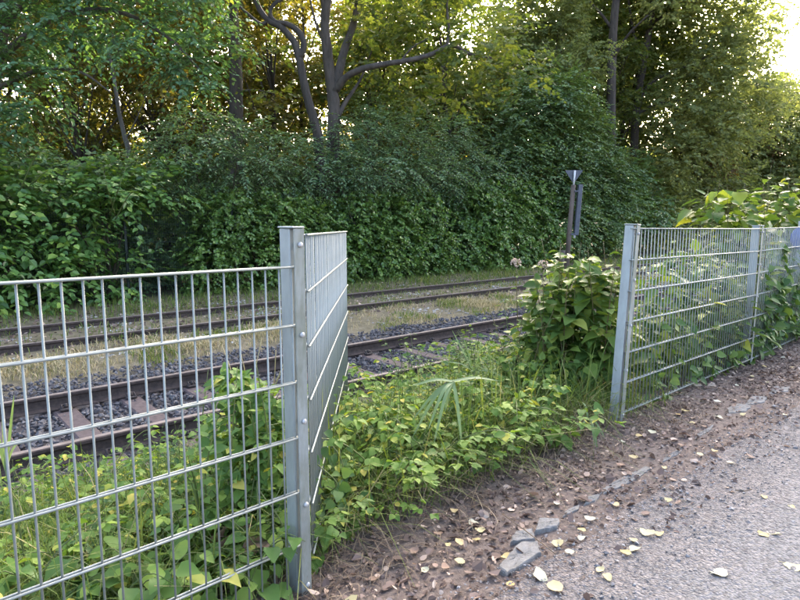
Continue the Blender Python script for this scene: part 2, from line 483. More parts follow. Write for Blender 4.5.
# ------------------------------------------------------------------ fences
ROD, WIRE = 0.004, 0.0034
def unit_tube(n, r, name, mat):
    mb = MB(); tube(mb, [(0, 0, 0), (0, 0, 1)], r, n, caps=True); return mb.mesh(name, mat)
wire_me = unit_tube(6, WIRE, 'vertical_wire', M['zinc_wire'])
def bar_mesh():
    mb = MB()
    for s in (-1, 1):
        tube(mb, [(0, s * (ROD + WIRE), 0), (1, s * (ROD + WIRE), 0)], ROD, 8)
    return mb.mesh('horizontal_bar', M['zinc_wire'])
bar_me = bar_mesh()

def panel(parent, a, b, z0a, z0b, heights, wtop, wbot, n=50):
    """mesh panel from a to b (x,y); heights are the bars, above the panel's own base line; local to parent at origin"""
    A = Vector((a[0], a[1], z0a)); B = Vector((b[0], b[1], z0b))
    d = B - A; ln = d.length; rz = math.atan2(d.y, d.x); ry = -math.asin(d.z / ln)
    for h in heights:
        o = link('horizontal_bar', bar_me, parent, A + Vector((0, 0, h)), (0, ry, rz), (ln, 1, 1))
    for i in range(n):
        t = (i + .5) / n
        p = A + d * t
        j = random.gauss(0, .004)
        o = link('vertical_wire', wire_me, parent, p + Vector((0, 0, wbot)), (random.gauss(0, .0009), random.gauss(0, .0009), rz), (1, 1, wtop - wbot))

def fence_post(parent, p, z0, z1, rz, lean=(0, 0), flip=1, with_clamp=True):
    """rectangular tube with cap; flat clamp bar held by bolts on its side. local x is along the fence"""
    h = z1 - z0
    mb = MB(); box(mb, (0, 0, h / 2), (.040, .060, h), bev=.004)
    post = link('post', mb.mesh('post', M['zinc']), parent, (p[0], p[1], z0), (lean[0], lean[1], rz))
    mb = MB(); box(mb, (0, -.013 if with_clamp else 0, h + .003), (.050, .092 if with_clamp else .066, .006), bev=.002)
    link('cap', mb.mesh('cap', M['zinc']), post)
    if with_clamp:
        hb = h - .001
        mb = MB(); box(mb, (0, 0, hb / 2), (.042, .005, hb), bev=.0015)
        link('clamp_bar', mb.mesh('clamp_bar', M['zinc_algae']), post, (.004 * flip, -.030 - .022, .0))
        for i in range(5):
            z = h - .055 - i * (h - .13) / 4
            mb = MB(); tube(mb, [(0, 0, 0), (0, -.005, 0), (0, -.0075, 0)], [.0095, .0095, .005], 10)
            tube(mb, [(0, .0, 0), (0, .022, 0)], [.006, .006], 8)
            link('bolt', mb.mesh('bolt', M['bolt']), post, (.006 * flip, -.0545, z))
    return post

# left run and its corner post
PL = at(293, 400, 2.06); PL.z = 0
zl = at(293, 228, 2.06).z
e0 = at(0, 282, 1.47)
dirl = (Vector((e0.x, e0.y, 0)) - PL); dirl.z = 0
angl = math.atan2(-dirl.y, -dirl.x)
dn = dirl.normalized()
zt0 = at(290, 266.5, 2.04).z
zt_end = zt0 + (e0.z - zt0) * 2.5 / dirl.length
fl = empty('wire_fence', (0, 0, 0), label='galvanised mesh fence run at the left with its capped corner post', cat='fence')
endl = PL + dn * 2.5
st = PL + dn * .022
side = Vector((dn.y, -dn.x, 0)) * -.0
bars = [0, -.2, -.4, -.6, -.8, -1.0]
offl = Vector((math.sin(angl), -math.cos(angl), 0)) * .041
st = PL - dn * .004 + offl; endl = endl + offl
panel(fl, (endl.x, endl.y), (st.x, st.y), zt_end, zt0, bars, 0.004, -1.15, 50)
pz0 = hgt(*to_uw(PL)) - .03
fence_post(fl, PL, pz0, zl, angl, flip=1)
# second post of that run, outside the left edge
fence_post(fl, PL + dn * 2.53, 0, zl, angl, with_clamp=False)

# panel swung away from the corner post towards the tracks
s0 = at(304.8, 235, 2.12); s1 = at(346, 231.5, 4.50)
fs = empty('fence_panel', (0, 0, 0), label='mesh fence panel swung back towards the rails, seen almost edge on beside the corner post', cat='fence panel')
panel(fs, (s0.x, s0.y), (s1.x, s1.y), s0.z, s1.z, [-.0, -.2, -.4, -.6, -.8, -1.0, -1.2], .004, -1.21, 50)

# right run
R1 = at(614, 418, 3.82); R2 = at(745, 358, 5.48)
R1.z = R2.z = 0
dr = (R2 - R1).normalized()
R3 = R2 + dr * 2.5; R4 = R3 + dr * 2.5
angr = math.atan2(dr.y, dr.x)
fr = empty('wire_fence', (0, 0, 0), label='galvanised mesh fence run at the right, overgrown along its far panels', cat='fence')
ptop = [at(628, 224.5, 3.86).z, at(750, 226, 5.48).z]
ptop += [ptop[1], ptop[1]]
leans = [(.0, .07), (0, .02), (0, .0), (0, 0)]
for i, p in enumerate((R1, R2, R3, R4)):
    fence_post(fr, p, hgt(*to_uw(p)) - .02, ptop[i], angr, leans[i], flip=1 if i else 1)
tops = [ptop[0] - .025, ptop[1] - .025, ptop[1] - .02, ptop[1] - .02]
nrm = Vector((dr.y, -dr.x, 0)) * .042
for i, (a, b) in enumerate(((R1, R2), (R2, R3), (R3, R4))):
    a = a + nrm + dr * .03; b = b + nrm - dr * .01
    panel(fr, (a.x, a.y), (b.x, b.y), tops[i], tops[i + 1], [0, -.2, -.4, -.6, -.8, -1.0, -1.2], .004, -1.215, 48 if i < 2 else 30)

# ------------------------------------------------------------------ railway tracks
def rail_profile():
    return [(-.0625, 0), (.0625, 0), (.0625, .010), (.012, .028), (.008, .045), (.008, .105), (.034, .118), (.036, .142), (.028, .150), (-.028, .150), (-.036, .142), (-.034, .118), (-.008, .105), (-.008, .045), (-.012, .028), (-.0625, .010)]
def rail_mesh(u0, u1):
    pr = rail_profile(); n = len(pr)
    xs = np.linspace(u0, u1, 24)
    V = np.array([[x, y, z] for x in xs for y, z in pr])
    mb = MB(); F = []; T = []
    for i in range(len(xs) - 1):
        for j in range(n):
            k = (j + 1) % n
            f = (i * n + j, (i + 1) * n + j, (i + 1) * n + k, i * n + k)
            (T if j in (8,) else F).append(f[::-1])
    mb.add(V, F, 0)
    mb.n = 0
    mb.loops.append(np.array([i for f in T for i in f], np.int32)); mb.sizes.append(np.full(len(T), 4, np.int32))
    mb.mi.append(np.full(len(T), 1, np.int32)); mb.sm.append(np.zeros(len(T), bool))
    return mb.mesh('rail', [M['rust'], M['railtop']])
rail_me = rail_mesh(-14, 90)

def sleeper_mesh():
    """steel trough sleeper: bevelled top, dished ends"""
    L2, wt, wb = 1.22, .105, .135
    xs = [(-L2, -.10, .7), (-L2 + .03, -.03, .95), (-L2 + .14, 0, 1), (-.3, -.008, .96), (.3, -.008, .96), (L2 - .14, 0, 1), (L2 - .03, -.03, .95), (L2, -.10, .7)]
    pr = [(-wb, -.09), (-wt, -.014), (-wt + .016, 0), (wt - .016, 0), (wt, -.014), (wb, -.09)]
    V = np.array([[py * s, x, pz + dz] for x, dz, s in xs for py, pz in pr]); n = len(pr)
    F = [(i * n + j, (i + 1) * n + j, (i + 1) * n + j + 1, i * n + j + 1) for i in range(len(xs) - 1) for j in range(n - 1)]
    F += [tuple(range(n)), tuple((len(xs) - 1) * n + j for j in range(n - 1, -1, -1))]
    return MB().add(V, F, 0).mesh('sleeper', M['sleeper'])
sleeper_me = sleeper_mesh()
def clip_mesh():
    mb = MB()
    box(mb, (0, 0, .012), (.11, .07, .024), bev=.006)
    tube(mb, [(-.035, -.02, .02), (-.035, .03, .05), (-.01, .045, .045), (.01, .03, .05), (.035, .03, .05), (.035, -.02, .02)], .010, 6)
    tube(mb, [(0, 0, .02), (0, 0, .065)], .015, 6)
    return mb.mesh('rail_clip', M['clip'])
clip_me = clip_mesh()

def track(label, wc, zfoot, u0, u1, phase, clips, gauge=1.505, sink=0.0):
    root = empty('railway_track', uw(0, wc, 0), TRACK, label, 'railway track')
    for s in (-1, 1):
        link('rail', rail_me, root, (0, s * gauge / 2, zfoot))
    u = u0 + phase
    while u < u1:
        sl = link('sleeper', sleeper_me, root, (u + random.gauss(0, .012), random.gauss(0, .015), zfoot - .004 - sink), (0, 0, random.gauss(0, .008)))
        if u < clips:
            for s in (-1, 1):
                for q in (-1, 1):
                    link('rail_clip', clip_me, sl, (0, s * gauge / 2 + q * .105, 0.004), (0, 0, 0 if q < 0 else math.pi))
        u += .62
    return root
W1, W2 = 5.76, 10.15
track('near railway track with brown sleepers in dark ballast', W1, -.555, -4, 22, .28, 11)
track('far railway track half buried in grass and fallen leaves', W2, -.545, -1, 26, .1, -9, sink=.015)

# ------------------------------------------------------------------ stones
def stone_proto():
    V = np.array([[1, 0, 0], [-1, 0, 0], [0, 1, 0], [0, -1, 0], [0, 0, 1], [0, 0, -1]], float)
    F = np.array([[0, 2, 4], [2, 1, 4], [1, 3, 4], [3, 0, 4], [2, 0, 5], [1, 2, 5], [3, 1, 5], [0, 3, 5]])
    return V, F
def rand_rot(n):
    q = RNG.normal(size=(n, 4)); q /= np.linalg.norm(q, axis=1)[:, None]
    w, x, y, z = q.T
    return np.stack([np.stack([1 - 2 * (y * y + z * z), 2 * (x * y - z * w), 2 * (x * z + y * w)], -1),
                     np.stack([2 * (x * y + z * w), 1 - 2 * (x * x + z * z), 2 * (y * z - x * w)], -1),
                     np.stack([2 * (x * z - y * w), 2 * (y * z + x * w), 1 - 2 * (x * x + y * y)], -1)], -2)
def cube_stone():
    V = np.array([[-1, -1, -1], [1, -1, -1], [1, 1, -1], [-1, 1, -1], [-.8, -.9, .9], [.9, -.7, 1], [.8, .9, .8], [-.9, .8, 1.]]) * .75
    F = np.array([[0, 3, 2, 1], [4, 5, 6, 7], [0, 1, 5, 4], [1, 2, 6, 5], [2, 3, 7, 6], [3, 0, 4, 7]])
    return V, F
def stones(mb, P, size, flat=.7, proto=stone_proto, flatrot=False):
    n = len(P); V0, F0 = proto(); k = len(V0)
    S = size[:, None, None] * RNG.uniform(.65, 1.25, (n, k, 1)) * V0[None] * RNG.uniform(.6, 1.15, (n, 1, 3))
    V = np.einsum('nij,nkj->nki', rand_rot(n), S)
    if flat < 1: V[:, :, 2] *= flat
    V += P[:, None, :]
    F = (F0[None] + (np.arange(n) * k)[:, None, None]).reshape(-1, F0.shape[1])
    mb.add(V.reshape(-1, 3), F)

def ballast_points(n, u0, u1, w0, w1, zf):
    U = RNG.uniform(u0, u1, n); W = RNG.uniform(w0, w1, n)
    Z = np.array([zf(a, b) for a, b in zip(U, W)])
    return np.stack([U, W, Z], 1)
mb = MB()
def zb(u, w):
    base = -.585
    if w > 7.0: base = -.585 + (w - 7.0) * .06
    if w < 4.6: base = -.585 + (4.6 - w) * .02
    return base + .02 * mnoise.noise(Vector((u * 2, w * 2, 4)))
for (n, u0, u1, s) in ((13500, -1.5, 6, .030), (8000, 6, 13, .038), (4500, 13, 24, .05)):
    P = ballast_points(n, u0, u1, 4.45, 7.75, zb)
    P[:, 2] += RNG.uniform(-.012, .014, n)
    keep = (np.abs(P[:, 1] - W1 - .7525) > .075) & (np.abs(P[:, 1] - W1 + .7525) > .075)
    keep &= ~((P[:, 1] > 7.45) & (RNG.random(n) < .5))
    ph_ = np.abs((P[:, 0] + 3.72 + .31) % .62 - .31)
    keep &= ~((ph_ < .115) & (np.abs(P[:, 1] - W1) < 1.2) & (RNG.random(n) < .93))
    P = P[keep]
    stones(mb, P, RNG.uniform(.6, 1.35, len(P)) * s, .75)
tag(link('ballast', mb.mesh('ballast', M['ballast']), rot=(0, 0, TRACK)), 'dark grey angular ballast stones around the near track', 'ballast', kind='stuff')
mb = MB()
P = ballast_points(13000, -.5, 22, 7.6, 12.2, lambda u, w: hgt(u, w) + .004)
P = P[[mnoise.noise(Vector((a * .8, b * 1.6, 31))) + .5 * mnoise.noise(Vector((a * 3, b * 3, 7))) > .22 for a, b, _ in P]]
stones(mb, P, RNG.uniform(.5, 1.4, len(P)) * .026, .5)
M['chip'] = speckle_mat('pale chippings', [(.1, (.20, .19, .18)), (.6, (.38, .37, .35)), (1, (.6, .59, .57))], .9, 40)
tag(link('ballast', mb.mesh('ballast', M['chip']), rot=(0, 0, TRACK)), 'pale loose stones scattered along the far track', 'ballast', kind='stuff')

mb = MB()
n = 15000
U = RNG.uniform(.8, 7, n); W = 1.35 - np.abs(RNG.normal(0, .9, n))
Z = np.full(n, .012)
stones(mb, np.stack([U, W, Z], 1), RNG.gamma(2.0, .0016, n) + .0016, .6)
tag(link('gravel', mb.mesh('gravel', M['pebble']), rot=(0, 0, TRACK)), 'small loose grey gravel strewn over the path', 'gravel', kind='stuff')

# kerb stones left along the path's edge
def kerb_stone(pts, ztop, label, zbot=-.06):
    """pts: outline on the ground (world xy); worn, chipped and uneven"""
    P0 = [Vector((p.x, p.y, 0)) for p in pts]
    P = []
    for a, b in zip(P0, P0[1:] + P0[:1]):
        m = max(2, int((b - a).length / .018))
        for q in range(m):
            P.append(a.lerp(b, q / m) + Vector((random.gauss(0, .0022), random.gauss(0, .0022), 0)))
    c = sum(P, Vector()) / len(P); n = len(P)
    mb = MB(); rows = []
    for z, s in ((zbot, 1.02), (ztop - .008, 1.01), (ztop - .002, .985), (ztop, .94), (ztop, .6), (ztop, .25)):
        for p in P:
            q = (p - c) * s
            nz = mnoise.noise(Vector((p.x * 22 * s, p.y * 22 * s, z * 9))) * .003 * (z > 0)
            rows.append((q.x, q.y, z + nz + (random.gauss(0, .0012) if z > 0 else 0)))
    F = [tuple(range(5 * n, 6 * n))] + [(k * n + i, k * n + (i + 1) % n, (k + 1) * n + (i + 1) % n, (k + 1) * n + i) for k in range(5) for i in range(n)]
    mb.add(np.array(rows), F, 0, False)
    o = link('kerb_stone', mb.mesh('kerb_stone', M['kerb']), loc=c)
    return tag(o, label, 'kerb stone', 'broken kerb stones along the path edge')
def gpt(x, y, z=0.02):
    d = at(x, y, 1.0) - Vector((0, 0, EYE)); t = (z - EYE) / d.z
    return Vector((d.x * t, d.y * t, z))
K = [([(498, 566), (507, 574), (541, 551), (537, 540), (520, 541)], .016, 'largest broken kerb stone, a flat grey block nearest the corner post'),
     ([(510, 541), (535, 538), (532, 528), (517, 530)], .013, 'small broken kerb corner touching the largest kerb stone'),
     ([(534, 531), (557, 526), (560, 518), (540, 518)], .016, 'flat grey kerb stone lying just beyond the largest broken block'),
     ([(583, 505), (598, 499), (602, 492), (588, 496)], .010, 'small grey kerb stone halfway along the path edge'),
     ([(603, 494), (632, 481), (653, 467), (646, 466), (622, 477), (603, 488)], .009, 'long narrow kerb stone sunk in the soil near the right fence post'),
     ([(562, 517), (578, 509), (580, 504), (566, 510)], .007, 'flush grey kerb piece between the flat kerb stone and the small one'),
     ([(662, 462), (680, 453), (683, 447), (666, 455)], .007, 'flush kerb piece just past the long narrow kerb stone'),
     ([(694, 440), (712, 429), (714, 424), (697, 434)], .007, 'flush kerb piece in the soil, halfway along the first right panel'),
     ([(729, 413), (746, 411), (752, 405), (738, 403), (727, 408)], .010, 'flat grey stone slab in the soil below the right fence'),
     ([(744, 405), (764, 402), (768, 396), (752, 396)], .010, 'pale flat slab beside the path, further right than its neighbour'),
     ([(768, 394), (788, 391), (790, 386), (775, 386)], .010, 'farthest flat slab of the path edging at the right')]
for pts, z, lab in K:
    kerb_stone([gpt(*p, z=z) for p in pts][::-1], z, lab)

# ------------------------------------------------------------------ foliage toolkit
def leaf_lo():
    V = np.array([[0, 0, 0], [.5, .42, .10], [0, 1, -.06], [-.5, .42, .10]])
    return V, np.array([[0, 1, 2], [0, 2, 3]])
def leaf_mid():
    V = np.array([[0, 0, 0], [.42, .22, .09], [.40, .62, .06], [0, 1, -.12], [-.40, .62, .06], [-.42, .22, .09]])
    return V, np.array([[0, 1, 2, 3], [0, 3, 4, 5]])
def leaf_heart():
    m = [(0, 0, 0), (0, .25, -.02), (0, .5, -.03), (0, .75, -.07), (0, 1.02, -.17)]
    s = [(.40, .02, .06), (.50, .28, .09), (.36, .62, .04)]
    V = np.array(m + s + [(-x, y, z) for x, y, z in s])
    F = [(0, 5, 1), (1, 5, 6), (1, 6, 2), (2, 6, 7), (2, 7, 3), (3, 7, 4), (0, 1, 8), (1, 9, 8), (1, 2, 9), (2, 10, 9), (2, 3, 10), (3, 4, 10)]
    return V, np.array(F)
def leaf_oval():
    m = [(0, 0, 0), (0, .3, .0), (0, .65, -.03), (0, 1.0, -.12)]
    s = [(.30, .14, .05), (.48, .42, .09), (.30, .76, .02)]
    V = np.array(m + s + [(-x, y, z) for x, y, z in s])
    F = [(0, 4, 1), (1, 4, 5), (1, 5, 2), (2, 5, 6), (2, 6, 3), (0, 1, 7), (1, 8, 7), (1, 2, 8), (2, 9, 8), (2, 3, 9)]
    return V, np.array(F)
PROTO = {'lo': leaf_lo(), 'mid': leaf_mid(), 'heart': leaf_heart(), 'oval': leaf_oval()}

def nrmz(a): return a / (np.linalg.norm(a, axis=-1, keepdims=True) + 1e-9)

def leaves(mb, P, D, Nn, ln, wd, proto='mid', mat=0, curl=0.0):
    """P base points, D tip directions, Nn rough normals, ln lengths, wd widths"""
    V0, F0 = PROTO[proto]
    D = nrmz(D); X = nrmz(np.cross(D, Nn)); Z = np.cross(X, D)
    n = len(P); k = len(V0)
    S = V0[None].repeat(n, 0)
    if curl:
        S = S.copy(); c = RNG.normal(0, curl, (n, 1)); S[:, :, 2] += c * (S[:, :, 1] - .4) ** 2 + RNG.normal(0, curl * .6, (n, 1)) * S[:, :, 0]
    V = P[:, None] + S[:, :, 0:1] * (X * wd[:, None])[:, None] + S[:, :, 1:2] * (D * ln[:, None])[:, None] + S[:, :, 2:3] * (Z * ln[:, None])[:, None]
    F = (F0[None] + (np.arange(n) * k)[:, None, None]).reshape(-1, F0.shape[1])
    mb.add(V.reshape(-1, 3), F, mat, proto in ('heart', 'oval'))

def sprays(mb, P, D, L, k, ll, asp, proto='lo', droop=.25, up=1.0, jit=.35, mat=0, twig=None, twr=.004, svar=.3, amin=.7, amax=1.1, face=.9):
    """twigs starting at P along D, each with k leaves set alternately to both sides"""
    n = len(P); D = nrmz(D); L = np.broadcast_to(L, (n,)) * RNG.uniform(.7, 1.3, n)
    side = nrmz(np.cross(D, np.array([0, 0, 1.0])) + 1e-4)
    t = (np.arange(k) + .6) / k
    t = t[None] + RNG.uniform(-.3, .3, (n, k)) / k
    pos = P[:, None] + D[:, None] * (L[:, None] * t)[..., None]
    pos[:, :, 2] -= droop * L[:, None] * t ** 2
    sg = np.where(np.arange(k) % 2 == 0, 1., -1.)[None] * np.ones((n, 1))
    a = RNG.uniform(amin, amax, (n, k)); a[:, -1] *= .2
    ld = D[:, None] * np.cos(a)[..., None] + side[:, None] * (sg * np.sin(a))[..., None]
    ld[:, :, 2] -= droop * .9 * t + .1
    ld += RNG.normal(0, jit * .5, ld.shape)
    nn = np.zeros_like(ld); nn[..., 2] = up
    nn += D[:, None] * np.array([1, 1, .3]) * face + RNG.normal(0, jit * 1.3, ld.shape)
    if proto == 'lo': ll, asp = ll * 1.38, min(.95, asp * 1.2)
    size = ll * (1 - .45 * t ** 2) * RNG.uniform(1 - svar, 1 + svar, (n, k))
    N = n * k
    leaves(mb, pos.reshape(N, 3), ld.reshape(N, 3), nn.reshape(N, 3), size.reshape(N), (size * asp).reshape(N), proto, mat)
    if twig is not None:
        q = 3
        tt_ = np.linspace(0, 1, 3)
        C = P[:, None] + D[:, None] * (L[:, None] * tt_[None])[..., None]
        C[:, :, 2] -= droop * L[:, None] * tt_[None] ** 2
        upv = np.array([0, 0, 1.0]); b = np.cross(D, side)
        rad = np.array([twr, twr * .7, twr * .25])
        ang = np.arange(q) * 2 * math.pi / q
        ring = side[:, None, None] * np.cos(ang)[None, None, :, None] + b[:, None, None] * np.sin(ang)[None, None, :, None]
        V = C[:, :, None] + ring * rad[None, :, None, None]
        base = (np.arange(n) * 3 * q)[:, None]
        F = []
        for i in range(2):
            for j in range(q):
                F.append([i * q + j, i * q + (j + 1) % q, (i + 1) * q + (j + 1) % q, (i + 1) * q + j])
        F = (np.array(F)[None] + base[:, :, None]).reshape(-1, 4)
        mb.add(V.reshape(-1, 3), F, twig)

def in_blob(n, c, r, shell=.55, lump=.25, hemi=None):
    d = nrmz(RNG.normal(size=(n, 3)))
    if hemi is not None:
        h = np.array(hemi, float); s = (d @ h) < -.25
        d[s] = d[s] - 2 * (d[s] @ h)[:, None] * h
    f = np.array([1 + lump * (mnoise.noise(Vector(tuple(x * 2.3 + np.array(c) * .37))) * 1.6) for x in d])
    rho = shell + (1 - shell) * RNG.random(n) ** .6
    return np.array(c) + d * np.array(r) * (rho * f)[:, None], d

def clumps(mb, blobs, dens, L, k, ll, asp, proto='lo', outward=.7, upb=.1, twig=None, **kw):
    """blobs: (centre, radii) ; dens: sprays per m2 of blob surface"""
    for c, r in blobs:
        area = 4 * math.pi * ((r[0] * r[1]) ** 1.6 / 3 + (r[0] * r[2]) ** 1.6 / 3 + (r[1] * r[2]) ** 1.6 / 3) ** (1 / 1.6)
        n = max(6, int(area * dens * 1.25))
        P, d = in_blob(n, c, r, shell=kw.get('shell', .5), lump=kw.get('lump', .3))
        D = d * outward + RNG.normal(0, .45, (n, 3)); D[:, 2] = D[:, 2] * .6 + upb
        kk = {a: b for a, b in kw.items() if a not in ('shell', 'lump')}
        sprays(mb, P, D, L, k, ll, asp, proto, twig=twig, **kk)

def limb(mb, pts, r0, r1, n=8, k=4, wob=.06):
    Q = smooth_path(pts, k)
    m = len(Q)
    tube(mb, Q, [r0 + (r1 - r0) * (i / (m - 1)) ** .8 for i in range(m)], n, wob=wob)

def make_tree(name, label, loc, trunk_mesh, crown_mesh, cat='tree', group=None, rz=0.0, s=1.0):
    root = empty(name, loc, rz, label, cat, group)
    root.scale = (s, s, s)
    if trunk_mesh: link('trunk', trunk_mesh, root)
    if crown_mesh: link('crown', crown_mesh, root)
    return root

# ------------------------------------------------------------------ woodland beyond the railway
def shift(mb, loc):
    l = np.array(tuple(loc), np.float32)
    mb.v = [v - l for v in mb.v]
    return mb

def built_tree(name, label, base, paths, blobs, leaf, bark, dens, L, k, ll, asp, proto='lo', cat='tree', group=None, **kw):
    """paths: (points, r0, r1) in world space; blobs: (centre, radii) in world space"""
    tr = MB()
    for pts, r0, r1 in paths: limb(tr, pts, r0, r1)
    root = empty(name, base, 0, label, cat, group)
    link('trunk', shift(tr, base).mesh('trunk', M[bark]), root)
    cr = MB()
    clumps(cr, blobs, dens, L, k, ll, asp, proto, twig=1, **kw)
    link('crown', shift(cr, base).mesh('crown', [M[leaf], M['twig']]), root)
    return root

def B(x, y, Y, r, ry=None, rz=None):
    return (tuple(at(x, y, Y)), (r, ry or r, rz or r * .8))

def gz(x, Y):
    p = at(x, 218, Y); return hgt(*to_uw(p))

def base_at(x, Y):
    p = at(x, 218, Y); p.z = gz(x, Y) - .05; return p

# multi-stemmed tree with the long level branch
b = base_at(334, 19)
A = lambda x, y, Y=19: tuple(at(x, y, Y))
paths = [([tuple(b), A(333, 150), A(334, 110), A(331, 80), A(327, 50, 18.8), A(325, 15, 18.6), A(333, -30, 18.5), A(338, -110, 18.3)], .24, .10),
         ([A(333, 92), A(339, 70, 19.1), A(345, 48, 19.3), A(355, 18, 19.5), A(362, -30, 19.8), A(375, -120, 20)], .17, .07),
         ([A(336, 90), A(345, 78, 18.8), A(362, 69, 18.5), A(385, 64, 18.2), A(410, 60, 18), A(432, 54, 17.9), A(447, 46, 17.9), A(457, 47, 17.8), A(470, 54, 17.7), A(492, 58, 17.6)], .125, .03),
         ([A(447, 46, 17.9), A(449, 28, 18), A(447, 5, 18.1), A(452, -40, 18.3)], .05, .02),
         ([A(337, 118), A(345, 103, 19.2), A(355, 88, 19.4), A(362, 76, 19.6), A(372, 50, 20)], .09, .025),
         ([A(327, 50, 18.8), A(315, 20, 18.6), A(306, -20, 18.4)], .06, .02),
         ([A(325, 15, 18.6), A(316, -30, 18.3), A(298, -80, 18)], .07, .02),
         ([A(400, 62, 18.1), A(412, 48, 17.9), A(428, 38, 17.7)], .035, .012)]
blobs = [B(300, -60, 18.5, 1.2), B(350, -90, 18.5, 1.5), B(400, -60, 18.5, 1.3), B(440, -30, 18, .9), B(330, -150, 19, 1.7), B(410, -150, 19, 1.7), B(270, -130, 18.5, 1.5),
         B(420, 12, 18, .7), B(470, 40, 17.8, .7), B(500, 55, 17.6, .6), B(384, 30, 19.5, .8), B(480, 70, 18.2, .6), B(370, -20, 19, .8), B(440, 75, 18.3, .5), B(405, 15, 19.2, .8), B(455, 20, 18.6, .6), B(380, 60, 19.8, .6), B(415, 85, 19.4, .7), B(350, 30, 20, .7), B(520, 75, 18, .7), B(510, 35, 18.4, .6), B(460, 95, 18.4, .6), B(440, -5, 18.8, .6), B(425, 40, 19, .6)]
built_tree('maple_tree', 'grey multi-stemmed tree with one long level branch reaching right', b, paths, blobs, 'yellowgreen', 'bark', 5, .7, 8, .13, .8, droop=.25)

# leaning curved tree left of it
b = base_at(322, 17.5)
A = lambda x, y, Y=17.5: tuple(at(x, y, Y))
paths = [([tuple(b), A(319, 150), A(315, 125), A(308, 100), A(303, 78), A(299, 58), A(294, 42), A(282, 28), A(268, 20), A(258, 6), A(250, -20), A(240, -70)], .155, .06),
         ([A(299, 58), A(304, 45), A(299, 32), A(287, 24), A(276, 22), A(270, 14), A(274, 4), A(286, -6), A(294, -40)], .10, .04),
         ([A(268, 20), A(261, 24), A(248, 14), A(236, 2), A(224, -18)], .06, .02)]
blobs = [B(240, -60, 17.5, 1.1), B(290, -60, 17.5, 1.0), B(215, -30, 17.5, .8), B(255, -110, 17.5, 1.5), B(262, 50, 18, .5)]
built_tree('bent_tree', 'dark bent tree with a looping fork left of the multi-stemmed trunk', b, paths, blobs, 'yellowgreen', 'bark_dark', 5, .6, 8, .12, .8, droop=.25)

# straight dark trunk
b = base_at(233, 20.5)
A = lambda x, y, Y=20.5: tuple(at(x, y, Y))
paths = [([tuple(b), A(236, 130), A(236, 80), A(234, 40), A(232, 0), A(233, -60), A(236, -170)], .27, .14),
         ([A(234, 40), A(222, 10, 20), A(206, -25, 19.5)], .09, .03), ([A(236, 92), A(255, 90, 20.2), A(275, 94, 20)], .05, .015),
         ([A(233, -40), A(252, -80), A(280, -110)], .10, .03), ([A(233, -60), A(212, -110), A(190, -140)], .10, .03)]
blobs = [B(200, -40, 19.8, 1.0), B(232, -150, 20.5, 2.0), B(285, -120, 20.5, 1.4), B(180, -140, 20.5, 1.5), B(230, -240, 20.5, 2.2), B(275, 95, 20, .5), B(205, 20, 19, .6)]
built_tree('oak_tree', 'straight thick dark trunk rising behind the left shrubs', b, paths, blobs, 'yellowgreen', 'bark_dark', 4.5, .7, 8, .13, .8, droop=.2)

# straight trunk above the round bush
b = base_at(612, 30)
A = lambda x, y, Y=30: tuple(at(x, y, Y))
paths = [([tuple(b), A(611, 120), A(612, 60), A(614, 20), A(617, -20), A(620, -160)], .27, .15),
         ([A(612, 60), A(628, 35, 29), A(648, 15, 28)], .09, .03), ([A(613, 30), A(596, 8), A(574, -12)], .09, .03), ([A(616, -10), A(650, -40), A(680, -60)], .1, .03)]
blobs = [B(560, -25, 30, 2.0), B(610, -75, 30, 2.2), B(660, -60, 30, 2.2), B(668, 0, 29, 1.2), B(570, 22, 31, 1.0), B(556, 55, 31, 1.3), B(610, -150, 30, 3), B(700, -100, 30, 2.4), B(520, 20, 30, 1.3), B(535, 50, 30, 1.4), B(570, 85, 30, 1.3), B(535, -60, 30, 2), B(545, 10, 30.5, 1.3), B(508, 42, 29, 1.2), B(528, -8, 29, 1.3), B(556, -5, 29, 1.4), B(515, 75, 29.5, 1.3), B(545, 70, 29, 1.2), B(555, 30, 29.5, 1.2), B(500, 62, 28, 1.0)]
built_tree('ash_tree', 'straight trunk standing above and behind the tall round bush', b, paths, blobs, 'olive', 'bark_dark', 4, .8, 8, .14, .75, droop=.2)

# big dark tree right of the round bush, leaning stems
b = base_at(632, 34.02)
A = lambda x, y, Y=34.02: tuple(at(x, y, Y))
paths = [([tuple(b), A(634, 150), A(637, 105), A(644, 60), A(650, 25), A(655, -15), A(664, -110)], .27, .13),
         ([A(638, 100), A(652, 82), A(672, 72), A(700, 60), A(735, 42)], .13, .03), ([A(643, 62), A(634, 35), A(630, 10), A(622, -40)], .12, .04),
         ([A(636, 115), A(655, 105), A(682, 100), A(715, 92)], .1, .025), ([A(650, 25), A(676, 5), A(710, -25)], .11, .03)]
blobs = [B(700, 35, 33.39, 1.7), B(735, 30, 33.39, 1.64), B(700, 85, 32.13, 1.89), B(745, 85, 32.76, 1.64), B(676, 112, 31.5, 1.4), B(715, 130, 31.50, 1.76), B(632, 20, 37, 1.3),
         B(690, -20, 34.02, 2.27), B(640, -60, 34.02, 2.77), B(720, -70, 34.02, 2.65), B(670, -150, 34.02, 3.28), B(760, 120, 32.76, 1.51), B(675, 155, 30.87, 1.51), B(735, -130, 34.02, 3.02), B(600, -120, 34.02, 2.77), B(715, 0, 33.39, 2.02), B(755, 55, 33.39, 1.26), B(748, 5, 34.02, 1.39), B(684, 0, 33, 1.5), B(720, 60, 32.76, 1.76), B(780, 95, 33.39, 1.26)]
built_tree('elm_tree', 'large olive green tree with leaning dark stems right of the round bush', b, paths, blobs, 'olive', 'bark_dark', 4.6, .85, 9, .14, .7, droop=.3)

